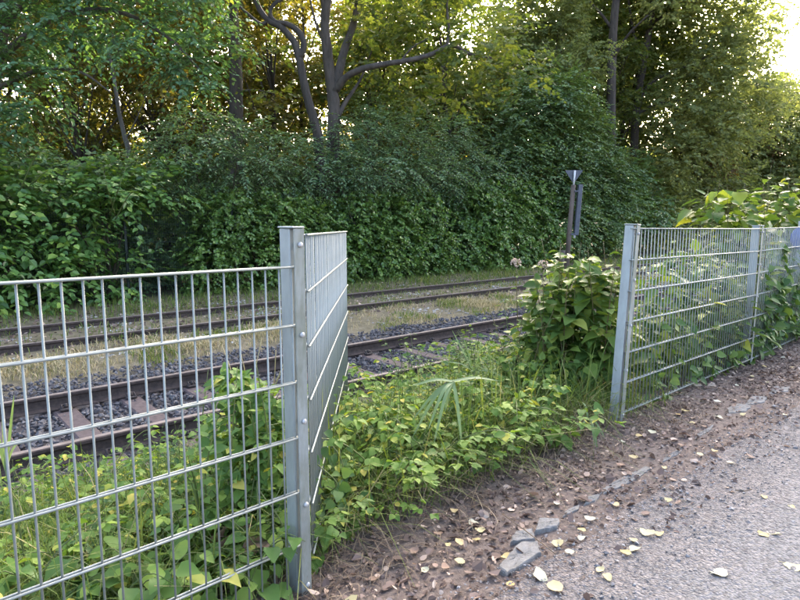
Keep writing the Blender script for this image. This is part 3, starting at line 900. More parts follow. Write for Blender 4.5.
# further right, lower branches hanging near the edge of the frame
b = base_at(742, 46.20)
A = lambda x, y, Y=46.20: tuple(at(x, y, Y))
paths = [([tuple(b), A(728, 190), A(735, 160), A(748, 130), A(764, 100)], .16, .04), ([A(728, 195), A(752, 165), A(775, 140), A(795, 120)], .11, .03),
         ([A(730, 180), A(715, 150), A(705, 125)], .09, .03)]
blobs = [B(765, 130, 44.80, 2.24), B(800, 118, 44.80, 2.10), B(735, 150, 43.40, 1.96), B(780, 165, 43.40, 2.24), B(820, 150, 44.80, 2.66), B(705, 165, 42.00, 1.82), B(840, 105, 46.20, 2.24), B(745, 185, 42.00, 1.96), B(800, 190, 42.00, 2.24)]
blobs += [B(768, 100, 45, 2.0), B(795, 95, 45, 2.0), B(752, 110, 44, 2.0), B(785, 150, 44, 2.2), B(815, 120, 45, 2.4), B(808, 170, 44, 2.4), B(770, 200, 43, 2.2), B(800, 215, 43, 2.2), B(762, 40, 45, 1.3), B(792, 15, 46, 1.1), B(768, 5, 46, 1.4), B(830, 200, 44, 2.6)]
built_tree('small_tree', 'low spreading tree under the bright sky gap at the right edge', b, paths, blobs, 'olive', 'bark_dark', 3.6, .95, 9, .17, .7, droop=.3)

# overhanging tree at the left
b = base_at(-12, 13.5)
A = lambda x, y, Y=12.5: tuple(at(x, y, Y))
paths = [([tuple(b), A(-10, 120, 13.4), A(0, 40, 13.2), A(20, -60, 13), A(40, -180, 13)], .20, .10),
         ([A(-3, 60, 13.3), A(50, 20, 12.8), A(110, 10, 12.4), A(165, 35, 12.2), A(205, 75, 12)], .09, .015),
         ([A(2, 30, 13.2), A(60, -40, 12.8), A(130, -60, 12.4), A(200, -30, 12)], .09, .02),
         ([A(-6, 90, 13.3), A(40, 70, 12.5), A(80, 72, 12), A(110, 92, 11.7)], .06, .012)]
blobs = [B(15, 20, 12, .9), B(65, 10, 12, .85), B(30, 85, 11.8, .7), B(0, 130, 11.9, .6), B(110, 10, 12, .8), B(150, 30, 12, .7), B(185, 55, 12, .6), B(200, 90, 12.2, .42), 
         B(40, -60, 12.4, 1.2), B(110, -60, 12.3, 1.1), B(180, -30, 12.3, .9), B(60, -150, 12.8, 1.5), B(150, -130, 12.6, 1.3), B(-60, 20, 12.2, 1.2), B(-70, -80, 12.4, 1.4), B(-50, 110, 12, .9), B(205, 20, 12.4, .5), B(215, 55, 12.6, .4)]
built_tree('linden_tree', 'leafy tree whose drooping boughs overhang the upper left corner', b, paths, blobs, 'linden', 'bark', 9.5, .75, 10, .125, .75, proto='mid', droop=.5, jit=.25, face=.5)

# thin pale stem leaning under it
b = base_at(132, 15.5)
A = lambda x, y, Y=15.5: tuple(at(x, y, Y))
paths = [([tuple(b), A(129, 160), A(125, 138), A(119, 112), A(115, 85), A(108, 50), A(96, 10), A(88, -50)], .075, .03), ([A(125, 140), A(136, 120), A(146, 96)], .025, .008)]
blobs = [B(98, 15, 15.5, .6), B(88, -50, 15.5, .9), B(150, 92, 15.6, .35)]
built_tree('young_tree', 'thin pale leaning stem under the overhanging boughs', b, paths, blobs, 'golden', 'bark_grey', 7, .5, 8, .1, .75)

# trees further into the wood: three growth forms, each copy turned and scaled
def wood_tree_meshes(seed, H, R, z0, leaf, bark, nb, dens, ll):
    rs = random.Random(seed)
    tr = MB(); P = []
    x = y = 0
    for i in range(9):
        P.append((x, y, H * .95 * i / 8)); x += rs.gauss(0, .22); y += rs.gauss(0, .22)
    r0 = .012 * H + .03
    limb(tr, P, r0, .03, 9, 2)
    blobs = []
    for i in range(nb):
        t = rs.random()
        z = z0 + (H - z0) * (t ** .8)
        env = R * (math.sin(math.pi * min(1, .16 + .84 * (z - z0) / (H - z0))) ** .6)
        a = i * 2.4 + rs.gauss(0, .4); rad = env * rs.uniform(.35, 1)
        k = min(7, int(z / (H * .95) * 8)); px, py, _ = P[k]
        c = (px + rad * math.cos(a), py + rad * math.sin(a), z)
        br = rs.uniform(.8, 1.35) * R * .34
        blobs.append((c, (br, br, br * .7)))
        s = P[max(1, k - 2)]
        limb(tr, [s, ((s[0] + c[0]) / 2, (s[1] + c[1]) / 2, (s[2] + c[2]) / 2 + rs.uniform(-.2, .3)), c], r0 * .32, .012, 6, 3)
    cr = MB()
    clumps(cr, blobs, dens, .8, 7, ll, .8, 'lo', twig=1, droop=.25, twr=.006)
    return tr.mesh('trunk', M[bark]), cr.mesh('crown', [M[leaf], M['twig']])

kinds = {'golden': wood_tree_meshes(1, 13, 3.4, 2.2, 'golden', 'bark_dark', 20, 3.2, .15),
         'yellow': wood_tree_meshes(2, 15, 3.6, 3.5, 'yellowgreen', 'bark_dark', 22, 3.2, .15),
         'olive': wood_tree_meshes(3, 16, 4.0, 3.0, 'olive', 'bark_dark', 26, 3.4, .15),
         'copper': wood_tree_meshes(4, 8, 2.8, 1.2, 'brownleaf', 'bark_dark', 16, 4, .13)}
kinds['under'] = wood_tree_meshes(9, 5.2, 3.0, .3, 'bushleaf', 'bark_dark', 16, 6, .14)
wood = [  # px, Y, kind, scale, label
    (85, 19, 'golden', .72), (165, 23, 'golden', .85), (120, 27, 'golden', 1.0), (205, 26.5, 'golden', .9), (275, 24, 'golden', .85), (15, 22, 'yellow', .95),
    (300, 29, 'golden', 1.0), (372, 25, 'yellow', .72), (395, 31, 'golden', 1.0), (440, 25, 'yellow', .7), (250, 34, 'yellow', 1.0), (180, 36, 'yellow', 1.05),
    (60, 33, 'yellow', 1.0), (345, 37, 'yellow', 1.0), (440, 36, 'golden', .82), (505, 30, 'golden', .72), (530, 36, 'yellow', .8), (475, 28, 'copper', .8),
    (575, 38, 'olive', .9), (640, 40, 'olive', 1.0), (700, 38, 'olive', .9), (600, 33, 'yellow', .85), (730, 47, 'olive', .9), (680, 33, 'olive', .7), (745, 36, 'copper', .85), (690, 30, 'copper', .72),
    (-70, 18, 'olive', .9), (410, 28, 'yellow', .8), (600, 37, 'yellow', 1.3), (650, 38, 'yellow', 1.3), (556, 37, 'yellow', 1.2), (500, 33, 'yellow', .92), (480, 40, 'yellow', .82),  (760, 40, 'olive', .6), (-120, 26, 'yellow', 1.0), (880, 44, 'olive', .9), (560, 26, 'olive', .62),  # the largest yellow trees are added to block sun from the foreground
    (20, 19.5, 'under', .8), (75, 23, 'under', .85), (130, 20, 'under', .75), (190, 24, 'under', .85), (255, 21.5, 'under', .72), (310, 25, 'under', .85), (375, 22, 'under', .75), (430, 28, 'under', .9), (160, 32, 'under', 1.2), (60, 29, 'under', 1.1), (260, 33, 'under', 1.2), (340, 34, 'under', 1.2), (480, 33, 'under', 1.1), (-40, 17.5, 'under', .8)]
KIND_WORDS = {'golden': 'golden leaved tree', 'yellow': 'yellow green tree', 'olive': 'olive green tree', 'copper': 'low copper leaved tree', 'under': 'low green understory bush'}
PLACES = [(-1e3, 'left of the frame edge boughs'), (0, 'under the overhanging left boughs'), (50, 'behind the broad-leaved shrub wall'), (80, 'behind the slanting bright shoot'), (110, 'beside the thin pale leaning stem'), (150, 'left of the thick dark trunk'),
          (220, 'right behind the thick dark trunk'), (265, 'left of the bent dark tree'), (295, 'behind the bent dark tree'), (325, 'behind the multi-stemmed tree'), (360, 'under the start of the long level branch'), (405, 'under the middle of the long level branch'),
          (450, 'under the tip of the long level branch'), (500, 'above the left shoulder of the round bush'), (540, 'above the top of the round bush'), (590, 'behind the straight trunk over the round bush'), (635, 'behind the leaning dark stems'), (670, 'among the olive boughs at the right'), (705, 'between the olive boughs and the bright sky gap'), (750, 'under the bright sky gap'), (800, 'outside the right frame edge')]
seen_labels = {}
for px, Y, kd, s in sorted(wood, key=lambda r: r[1]):
    tm, cm = kinds[kd]
    far_ = 16.8 / max(.2, .756 - .654 * (px - 400) / 600)     # keep clear of the railway
    if Y < far_: s *= far_ / Y; Y = far_
    p = base_at(px, Y)
    plc = [w_ for x_, w_ in PLACES if px >= x_][-1]
    lab = KIND_WORDS[kd] + ' in the wood ' + plc
    k = seen_labels.get(lab, 0); seen_labels[lab] = k + 1
    if k: lab = ('farther ', 'farthest ')[min(k, 2) - 1] + lab
    make_tree('understory_bush' if kd == 'under' else 'wood_tree', lab, p, tm, cm, cat='bush' if kd == 'under' else 'tree', group='understory bushes in the wood' if kd == 'under' else 'trees in the wood', rz=random.uniform(0, 6.28), s=s)

# distant wood that reads as one mass
mb = MB()
bl = []
for i in range(60):
    a = -1.15 + 2.3 * (i + random.random()) / 60
    Y = random.uniform(52, 66)
    h = random.uniform(1.5, 7.0)
    X = math.tan(a) * Y * .9
    bl.append(((X, Y, h), (4.2, 3.0, 2.6)))
clumps(mb, bl, 1.6, 1.4, 7, .32, .8, 'lo', droop=.2)
mg = MB(); bl = []
for i in range(46):
    Y = random.uniform(40, 48); px = -160 + 640 * (i + random.random()) / 46
    p = at(px, 218, Y)
    bl.append(((p.x, p.y, random.uniform(.8, 8.5)), (2.9, 2.2, 2.0)))
clumps(mg, bl, 2.2, 1.1, 7, .22, .8, 'lo', droop=.2)
tag(link('distant_wood', mg.mesh('distant_wood', M['golden'])), 'golden brown depths of the wood behind the left trunks', 'woodland', kind='stuff')
tag(link('distant_wood', mb.mesh('distant_wood', M['olive'])), 'distant wood closing the view between the trunks', 'woodland', kind='stuff')

# ------------------------------------------------------------------ shrubs and hedge along the far side
def shrub(name, label, base, blobs, leaf, dens, L, k, ll, asp, proto='lo', stems=6, cat='shrub', group=None, **kw):
    root = empty(name, base, 0, label, cat, group)
    st = MB()
    for i in range(stems):
        c = blobs[i % len(blobs)][0]
        b0 = (base[0] + random.gauss(0, .12), base[1] + random.gauss(0, .12), base[2] - .05)
        mid = ((b0[0] * .55 + c[0] * .45), (b0[1] * .55 + c[1] * .45), b0[2] * .4 + c[2] * .6)
        limb(st, [b0, mid, (c[0], c[1], c[2] + .3)], .04, .010, 6, 3)
    link('stem', shift(st, base).mesh('stem', M['twig']), root)
    cr = MB()
    clumps(cr, blobs, dens, L, k, ll, asp, proto, twig=1, **kw)
    link('foliage', shift(cr, base).mesh('foliage', [M[leaf], M['twig']]), root)
    return root

def H(u, w, z, ru, rw=None, rz=None):
    return (tuple(uw(u, w, z)), (ru, rw or ru, rz or ru))

def hb(u, w): return uw(u, w, hgt(u, w))

# big-leaved wall at the left (several plants)
shrub('knotweed_shrub', 'broad-leaved shrub wall at the left frame edge behind the far track', hb(1.2, 13.8),
      [H(-.2, 13.7, .3, .9), H(1.0, 13.6, .35, .95), H(2.0, 13.6, .2, .8), H(.3, 13.8, 1.4, .85), H(1.5, 13.8, 1.4, .85), H(.9, 14.0, 2.1, .75), H(-.6, 13.9, 2.3, .9), H(2.1, 13.9, 1.9, .55)],
      'knot', 9.5, .75, 9, .175, .8, 'mid', droop=.45, jit=.25, face=.6)
shrub('knotweed_shrub', 'broad-leaved shrub hanging over the dark green fence', hb(3.8, 14.0),
      [H(3.0, 13.6, .2, .55, .5, .6), H(2.9, 13.8, 1.2, .65), H(3.6, 13.9, 1.8, .7, .6, .55), H(4.4, 13.9, 1.75, .55, .5, .5), H(3.8, 14.1, 2.1, .5), H(3.9, 13.7, .1, .4, .4, .5), H(4.9, 13.9, 2.1, .45)],
      'knot', 10, .7, 9, .165, .8, 'mid', droop=.45, jit=.25, face=.6)
# long knotweed shoots arching out, with the leaves in two rows
def shoot(name, label, pts, ll, k=11, leaf='knot'):
    base = Vector(pts[0])
    root = empty(name, base, 0, label, 'shrub shoot')
    Q = smooth_path(pts, 5)
    st = MB(); tube(st, Q, [.012 * (1 - .8 * i / (len(Q) - 1)) for i in range(len(Q))], 5)
    link('stem', shift(st, base).mesh('stem', M['stem_green']), root)
    Pn = np.array([tuple(q) for q in Q]); m = len(Pn)
    idx = np.linspace(m * .30, m - 1.01, k); i0 = idx.astype(int); fr_ = (idx - i0)[:, None]
    P = Pn[i0] * (1 - fr_) + Pn[np.minimum(i0 + 1, m - 1)] * fr_
    T = nrmz(np.gradient(Pn, axis=0))[i0]
    sd = nrmz(np.cross(T, [0, 0, 1.0])); sg = np.where(np.arange(k) % 2, 1, -1)[:, None]
    D = T * .35 + sd * sg + RNG.normal(0, .12, (k, 3)); D[:, 2] -= .25
    Nn = np.tile([0, -.35, 1.0], (k, 1)) + RNG.normal(0, .18, (k, 3))
    size = ll * np.linspace(1.05, .6, k)
    cr = MB(); leaves(cr, P, D, Nn, size, size * .85, 'heart')
    link('foliage', shift(cr, base).mesh('foliage', M[leaf]), root)
    return root
A = lambda x, y, Y=12.6: tuple(at(x, y, Y * .90))
shoot('knotweed_shoot', 'tallest upright shoot of round leaves above the dark green fence', [A(115, 215, 13.2), A(108, 190), A(103, 170), A(97, 152)], .20, 10)
shoot('knotweed_shoot', 'pale shoot of round leaves leaning right toward a yellow tip', [A(110, 215, 13.2), A(118, 190), A(126, 168), A(134, 150)], .18, 9)
shoot('knotweed_shoot', 'long shoot of round leaves reaching right over the dark green fence', [A(115, 220, 13.2), A(130, 194), A(148, 186), A(168, 181)], .20, 11)
shoot('knotweed_shoot', 'bright yellow green shoot slanting up at the left', [A(20, 190, 12.4), A(35, 158, 12.0), A(48, 146, 11.8), A(66, 136, 11.6)], .15, 13, 'weed')
shoot('knotweed_shoot', 'bright level shoot of yellow green leaves at the left', [A(30, 185, 12.4), A(45, 172, 12), A(58, 169, 11.8), A(73, 168, 11.6)], .14, 10, 'weed')

# ivy-covered hedge, then layered hornbeams
shrub('ivy_hedge', 'clipped ivy covered hedge right of the dark fence gap', hb(7.4, 13.8),
      [H(5.9, 13.8, .3, .65, .55, .9), H(6.9, 13.7, .3, .9, .55, 1.0), H(8.0, 13.7, .3, .9, .55, 1.0), H(6.4, 13.8, 1.2, .8, .6, .7), H(7.5, 13.8, 1.25, .9, .6, .7), H(8.5, 13.8, 1.15, .7, .6, .7)],
      'ivy', 46, .3, 9, .068, .85, 'lo', droop=.5, up=.6, jit=.5, lump=.35)
shrub('ivy_hedge', 'ivy hedge right of the swung fence panel, lit on its face', hb(11.4, 13.9),
      [H(9.4, 13.8, .3, .9, .6, 1.0), H(10.6, 13.8, .3, 1.0, .6, 1.0), H(11.8, 13.8, .3, 1.0, .6, 1.0), H(13, 13.8, .3, .9, .6, 1.0), H(10, 13.9, 1.25, 1.0, .6, .7), H(11.4, 13.9, 1.3, 1.0, .6, .75), H(12.7, 13.9, 1.4, .9, .6, .75)],
      'ivy', 38, .32, 9, .074, .85, 'lo', droop=.5, up=.6, jit=.5, lump=.35)
shrub('ivy_hedge', 'dark ivy hedge just left of the leaning marker post', hb(16.5, 14.1),
      [H(14.6, 14.0, .3, .9, .6, 1.0), H(15.9, 13.9, .4, 1.0, .7, 1.1), H(17.3, 13.9, .4, 1.1, .7, 1.1), H(18.8, 13.9, .4, 1.1, .7, 1.1), H(15.4, 14.1, 1.7, 1.0, .7, .9), H(17, 14.1, 1.8, 1.1, .7, .9), H(18.6, 14.1, 1.8, 1.0, .7, .9)],
      'ivy', 28, .36, 9, .085, .85, 'lo', droop=.5, up=.6, jit=.5, lump=.35)
HK = dict(proto='mid', droop=.5, jit=.22, lump=.4, face=.35, twr=.006)
shrub('hornbeam_shrub', 'dark layered shrub rising behind the left ivy hedge', hb(6.8, 15.0),
      [H(4.9, 14.8, 2.3, .9, .8, .5), H(5.8, 14.6, 2.9, 1.0, .9, .5), H(7.0, 14.3, 2.5, 1.1, .8, .4), H(8.2, 14.5, 2.9, 1.0, .9, .45), H(6.4, 15.0, 3.5, .9, .9, .4), H(7.6, 15.0, 3.4, 1.0, .8, .4), H(8.8, 14.4, 2.3, 1.0, .7, .4), H(6.0, 14.9, 1.9, 1.0, .6, .6), H(8, 15, 1.9, 1.2, .6, .6)],
      'hornbeam', 13, .75, 11, .115, .52, **HK)
shrub('hornbeam_shrub', 'layered grey green shrub behind the swung panel, leaves in tiers', hb(11.2, 15.0),
      [H(9.6, 14.4, 2.7, 1.1, .9, .42), H(10.8, 14.2, 2.5, 1.1, .9, .4), H(12.0, 14.3, 2.8, 1.2, .9, .42), H(10.4, 14.8, 3.4, 1.1, .9, .42), H(11.6, 14.9, 3.9, 1.1, .9, .42), H(12.8, 14.7, 3.4, 1.1, .9, .42), H(13.4, 14.3, 2.5, .9, .8, .4), H(12.6, 15.4, 4.5, .8, .8, .4), H(10.2, 15.0, 1.9, 1.2, .6, .6), H(12.2, 15.0, 1.9, 1.2, .6, .6)],
      'hornbeam', 13, .8, 11, .12, .52, **HK)
shrub('hornbeam_shrub', 'layered shrub with pale shoots left of the tall round bush', hb(15.3, 15.2),
      [H(14.2, 14.6, 2.8, 1.0, .9, .5), H(15.2, 14.5, 2.4, 1.0, .8, .45), H(15.4, 14.9, 3.3, 1.1, .9, .5), H(16.6, 14.7, 2.8, 1.1, .9, .5), H(15.0, 15.3, 4.0, 1.0, .9, .5), H(16.2, 15.6, 4.4, .9, .8, .5), H(14.2, 15.5, 4.5, .8, .7, .5), H(14.6, 14.9, .8, 1.2, .6, 1.2), H(16, 15, .9, 1.2, .6, 1.2), H(17.6, 15, 3.6, .9, .8, .5)],
      'hornbeam', 12, .8, 11, .125, .52, **HK)
b = hb(21.3, 15.2)
shrub('round_bush', 'tall round dark green bush behind the leaning marker post', b,
      [H(19.0, 15.2, 3.0, 1.5, 1.3, 1.5), H(21.0, 14.9, 3.0, 1.8, 1.4, 1.6), H(23.0, 15.0, 2.9, 1.7, 1.4, 1.6), H(19.9, 15.2, 5.0, 1.6, 1.4, 1.3), H(22.4, 15.2, 4.9, 1.7, 1.4, 1.3), H(21.0, 15.2, 6.0, 1.7, 1.4, 1.15), H(20.8, 14.5, 1.2, 1.6, 1.0, 1.3), H(22.8, 14.5, 1.1, 1.6, 1.0, 1.3), H(24.3, 15.1, 3.6, 1.4, 1.2, 1.3), H(18.6, 15.3, 4.3, 1.0), H(24.6, 14.6, 1.6, 1.4, 1.0, 1.3), H(23.6, 15.2, 5.2, 1.0), H(21.9, 15.1, 6.6, 1.0, .9, .7), H(25.6, 15.0, 2.6, 1.3, 1.1, 1.4)],
      'bushleaf', 13, .8, 10, .125, .56, 'lo', droop=.45, jit=.25, lump=.35, stems=9, face=.5)
shrub('hornbeam_shrub', 'dark green shrub mass right of the round bush', hb(26, 15.5),
      [H(24.6, 15, 1.3, 1.6, 1.2, 1.5), H(26.6, 15.2, 1.5, 1.7, 1.3, 1.5), H(25.4, 15.4, 3.0, 1.6, 1.3, 1.2), H(27.4, 15.6, 3.1, 1.6, 1.3, 1.2), H(28.6, 15.1, 1.4, 1.4)],
      'bushleaf', 10, .7, 9, .15, .58, 'lo', droop=.35)
shrub('copper_shrub', 'brownish shrub low in the shade right of the round bush', hb(31, 16),
      [H(29.8, 15.4, 1.2, 1.8, 1.4, 1.5), H(32, 15.6, 1.4, 1.9, 1.5, 1.6), H(34.4, 15.8, 1.5, 2.0, 1.5, 1.7), H(31, 16.4, 3.2, 1.8, 1.5, 1.2), H(33.4, 16.4, 3.2, 1.8, 1.5, 1.3)],
      'olive', 7, .8, 8, .17, .6, 'lo', droop=.3)
shrub('dark_shrub', 'farthest dark shrub above the right fence', hb(40, 16.5),
      [H(37, 15.8, 1.5, 2.2, 1.6, 1.8), H(40, 16, 1.6, 2.4, 1.7, 2.0), H(43.5, 16, 1.8, 2.6, 1.8, 2.2), H(38.5, 16.6, 3.6, 2.2, 1.6, 1.4), H(42, 16.8, 3.8, 2.4, 1.7, 1.5), H(47.5, 16, 2.0, 2.8, 2, 2.4), H(52, 16, 2.2, 3, 2, 2.6)],
      'olive', 4.5, 1.0, 8, .22, .6, 'lo', droop=.3)

shrub('hornbeam_shrub', 'dark shrub in deep shade behind the dark green fence', hb(3.4, 15.6),
      [H(1.6, 15.4, .4, 1.0, .8, 1.1), H(3.0, 15.4, .5, 1.0, .8, 1.2), H(4.4, 15.4, .5, 1.0, .8, 1.2), H(2.4, 15.6, 1.9, 1.1, .8, .9), H(4.0, 15.6, 1.9, 1.1, .8, .9), H(5.4, 15.3, .8, .8, .7, 1.2), H(.2, 15.6, 1.0, 1.1, .8, 1.3)],
      'hornbeam', 16, .5, 9, .11, .55, 'lo', droop=.4, jit=.3, lump=.4)
# dark green mesh fence behind the shrubs
gf = empty('green_fence', uw(4.2, 13.95, -.5), TRACK, 'dark green mesh fence half hidden behind the broad-leaved shrubs', 'fence')
for i, u in enumerate((-2.6, -.1, 2.4, 4.9, 7.4, 9.9)):
    mb = MB(); box(mb, (0, 0, 1.0), (.06, .04, 2.05), bev=.005)
    link('post', mb.mesh('post', M['green_metal']), gf, (u, 0, 0))
for i, u in enumerate((-2.6, -.1, 2.4, 4.9, 7.4)):
    mb = MB()
    for k in range(50):
        tube(mb, [(k * .05 + .025, 0, .03), (k * .05 + .025, 0, 1.98)], .004, 4, caps=False)
    for k in range(10):
        for s in (-1, 1): tube(mb, [(0, s * .008, .06 + k * .2), (2.5, s * .008, .06 + k * .2)], .005, 4, caps=False)
    link('mesh_panel', mb.mesh('mesh_panel', M['green_metal']), gf, (u, -.03, 0))

# ------------------------------------------------------------------ marker post by the far track
pb = at(566, 270, 19.6); pb.z = hgt(*to_uw(pb))
ptp = at(573.5, 185, 19.6)
mk = empty('marker_post', pb, 0, 'leaning wooden trackside post topped by a small inverted triangle', 'marker post')
d = ptp - pb
mb = MB(); tube(mb, [(0, 0, -.05), tuple(d * .5), tuple(d)], [.085, .08, .075], 12); link('post', mb.mesh('post', M['old_wood']), mk)
mb = MB()
rotl = Matrix.Rotation(-math.atan2(d.x, d.z) * -1, 4, 'Y')
box(mb, (0, 0, 0), (.14, .16, 1.62), rot=rotl, bev=.012)
bd = link('board', mb.mesh('board', M['dark_metal']), mk, d * .70 + Vector((.215, -.02, .06)))
for f in (.45, .93):
    mb = MB(); box(mb, (0, 0, 0), (.14, .2, .05), bev=.006)
    link('bracket', mb.mesh('bracket', M['dark_metal']), mk, d * f + Vector((.09, 0, 0)))
mb = MB(); tube(mb, [(0, 0, -.9), (0, 0, -.76)], [.035, .035], 8); link('lamp_stub', mb.mesh('lamp_stub', M['pale_metal']), bd, (-.05 + -.04, -.02, 0))
mb = MB(); tube(mb, [tuple(d - Vector((0, 0, .02))), tuple(d + Vector((.03, -.0, .46)))], [.032, .032], 8); link('rod', mb.mesh('rod', M['pale_metal']), mk)
mb = MB()
tri = [(-.26, .47), (.28, .47), (.29, .45), (.03, .06), (.0, .06), (-.27, .45)]
V = [(x, y, z) for y in (.045, .060) for x, z in tri]; n = len(tri)
mb.add(np.array(V) + np.array(tuple(d)), [tuple(range(n)), tuple(range(2 * n - 1, n - 1, -1))] + [(i, n + i, n + (i + 1) % n, (i + 1) % n) for i in range(n)])
link('triangle_plate', mb.mesh('triangle_plate', M['dark_metal']), mk)
# short stump beside it
sb = at(561.5, 264, 20.5); sb.z = hgt(*to_uw(sb))
mb = MB(); limb(mb, [(0, 0, 0), (.02, 0, .4), (.05, 0, .72)], .10, .085, 9, 2)
tag(link('stump_post', mb.mesh('stump_post', M['old_wood']), loc=sb), 'short pale wooden stump beside the marker post', 'post')

# round blue sign beyond the right fence
sp_ = at(801, 238, 7.2)
sg_ = empty('blue_sign', (sp_.x, sp_.y, hgt(*to_uw(sp_))), 0, 'round blue sign showing through the fence at the right frame edge', 'sign')
zz = sp_.z - sg_.location.z
mb = MB(); tube(mb, [(0, .02, 0), (0, .02, zz + .2)], .03, 10); link('pole', mb.mesh('pole', M['zinc']), sg_)
mb = MB(); tube(mb, [(0, -.03, zz), (0, -.02, zz), (0, -.015, zz)], [.13, .14, .14], 28); link('disc', mb.mesh('disc', M['blue']), sg_)

# ------------------------------------------------------------------ grass
def blades(mb, P, hts, lean, wid, mat=0, flat=0.0):
    """curved tapering blades rooted at P"""
    n = len(P)
    a = RNG.uniform(0, 2 * math.pi, n); dx, dy = np.cos(a), np.sin(a)
    b = a + math.pi / 2 + RNG.normal(0, .4, n); sx, sy = np.cos(b), np.sin(b)
    ln = np.abs(RNG.normal(lean, lean * .5 + .05, n))
    V = np.zeros((n, 7, 3))
    for i, (t, wf) in enumerate(((0, .8), (.38, 1.0), (.72, .7))):
        off = hts * ln * t ** 1.9
        z = hts * (t - .42 * np.minimum(ln, 1.5) * t ** 2.2)
        for s, k in ((-1, 0), (1, 1)):
            V[:, i * 2 + k, 0] = P[:, 0] + dx * off + s * sx * wid * wf * .5
            V[:, i * 2 + k, 1] = P[:, 1] + dy * off + s * sy * wid * wf * .5
            V[:, i * 2 + k, 2] = P[:, 2] + z
    V[:, 6, 0] = P[:, 0] + dx * hts * ln; V[:, 6, 1] = P[:, 1] + dy * hts * ln
    V[:, 6, 2] = P[:, 2] + hts * np.maximum(1 - .5 * np.minimum(ln, 1.9), .04)
    base = (np.arange(n) * 7)[:, None, None]
    Q = (np.array([[0, 1, 3, 2], [2, 3, 5, 4]])[None] + base).reshape(-1, 4)
    T = (np.array([[4, 5, 6]])[None] + base).reshape(-1, 3)
    mb.add(V.reshape(-1, 3), Q, mat)
    # the tips share the vertices just added
    k0 = mb.n - n * 7
    mb.loops.append(T.reshape(-1).astype(np.int32) + k0); mb.sizes.append(np.full(len(T), 3, np.int32))
    mb.mi.append(np.full(len(T), mat, np.int32)); mb.sm.append(np.zeros(len(T), bool))

def scatter_uw(n, u0, u1, w0, w1, dens=None, dz=0.0):
    out = []
    while len(out) < n:
        u = random.uniform(u0, u1); w = random.uniform(w0, w1)
        if dens and random.random() > dens(u, w): continue
        out.append((u, w, hgt(u, w) + dz))
    return np.array(out)

def patch(u, w, s=1.0, o=0.0): return mnoise.noise(Vector((u * s + o, w * s, o)))

mb = MB()
gd = lambda u, w: min(1, max(0, (w - 1.85) / .35)) * (.45 + .8 * max(0, patch(u, w, 1.3) + .2)) * (1 if w < 4.2 else .3)
P = scatter_uw(24000, -1.6, 4.2, 1.8, 4.6, gd)
blades(mb, P, (RNG.beta(1.6, 2.2, len(P)) * .55 + .10) * np.where(P[:, 1] > 3.2, .6, 1), .8, RNG.uniform(.003, .0065, len(P)))
P = scatter_uw(600, 1.2, 3.6, 2.1, 3.2, gd)
blades(mb, P, RNG.uniform(.35, .75, len(P)), .55, RNG.uniform(.004, .009, len(P)))
P = scatter_uw(3500, 4.2, 11, 2.0, 4.6, gd)
blades(mb, P, RNG.uniform(.12, .4, len(P)), .6, RNG.uniform(.004, .009, len(P)))
tag(link('grass', mb.mesh('grass', M['grass']), rot=(0, 0, TRACK)), 'green grass growing among the weeds on the bank', 'grass', kind='stuff')

mb = MB()
sd_ = lambda u, w: max(.05, min(1, (.9 - abs(w - 8.45)) * 1.6)) * max(.04, .25 + 1.5 * patch(u, w, .9) + .5 * patch(u, w, 3, 2))
P = scatter_uw(15000, .5, 17, 7.5, 9.4, sd_)
blades(mb, P, RNG.uniform(.04, .13, len(P)), .7, RNG.uniform(.005, .011, len(P)))
P = scatter_uw(5500, 17, 42, 7.5, 9.4, sd_)
blades(mb, P, RNG.uniform(.06, .16, len(P)), .7, RNG.uniform(.012, .024, len(P)))
tag(link('dry_grass', mb.mesh('dry_grass', M['straw']), rot=(0, 0, TRACK)), 'straw coloured dry grass strip between the two tracks', 'grass', kind='stuff')

mb = MB()
fd = lambda u, w: (.25 + .9 * max(0, patch(u, w, .9, 5) + .15)) * (1.0 if w > 11.3 else .45) * (.5 + .5 * min(1, u / 7))
P = scatter_uw(9500, .5, 16, 9.2, 13.6, fd)
blades(mb, P, RNG.uniform(.05, .17, len(P)) * (1 + .6 * (P[:, 1] > 11.8)), .6, RNG.uniform(.006, .014, len(P)))
P = scatter_uw(3200, .5, 18, 7.7, 9.3, lambda u, w: max(0, patch(u, w, 1.3, 40) - .05) * 1.6)
blades(mb, P, RNG.uniform(.05, .16, len(P)), .7, RNG.uniform(.007, .014, len(P)))
P = scatter_uw(7000, 16, 46, 9.2, 13.8, fd)
blades(mb, P, RNG.uniform(.08, .26, len(P)), .6, RNG.uniform(.012, .03, len(P)))
tag(link('grass', mb.mesh('grass', M['grass']), rot=(0, 0, TRACK)), 'patchy green grass around and beyond the far track', 'grass', kind='stuff')

mb = MB()
hd = lambda u, w: max(0, 1 - abs(w - 1.85) / .55) * (.35 + max(0, patch(u, w, 2.2, 3) + .4))
P = scatter_uw(1500, .6, 4.2, 1.55, 2.5, hd, .003)
blades(mb, P, RNG.uniform(.03, .09, len(P)), 1.9, RNG.uniform(.002, .0045, len(P)))
P = scatter_uw(1500, 1.2, 3.6, 1.9, 2.35, None, 0)
blades(mb, P, RNG.uniform(.10, .30, len(P)), 1.0, RNG.uniform(.002, .004, len(P)))
tag(link('dead_grass', mb.mesh('dead_grass', M['hay']), rot=(0, 0, TRACK)), 'matted brown dead grass on the soil in the fence gap', 'grass', kind='stuff')

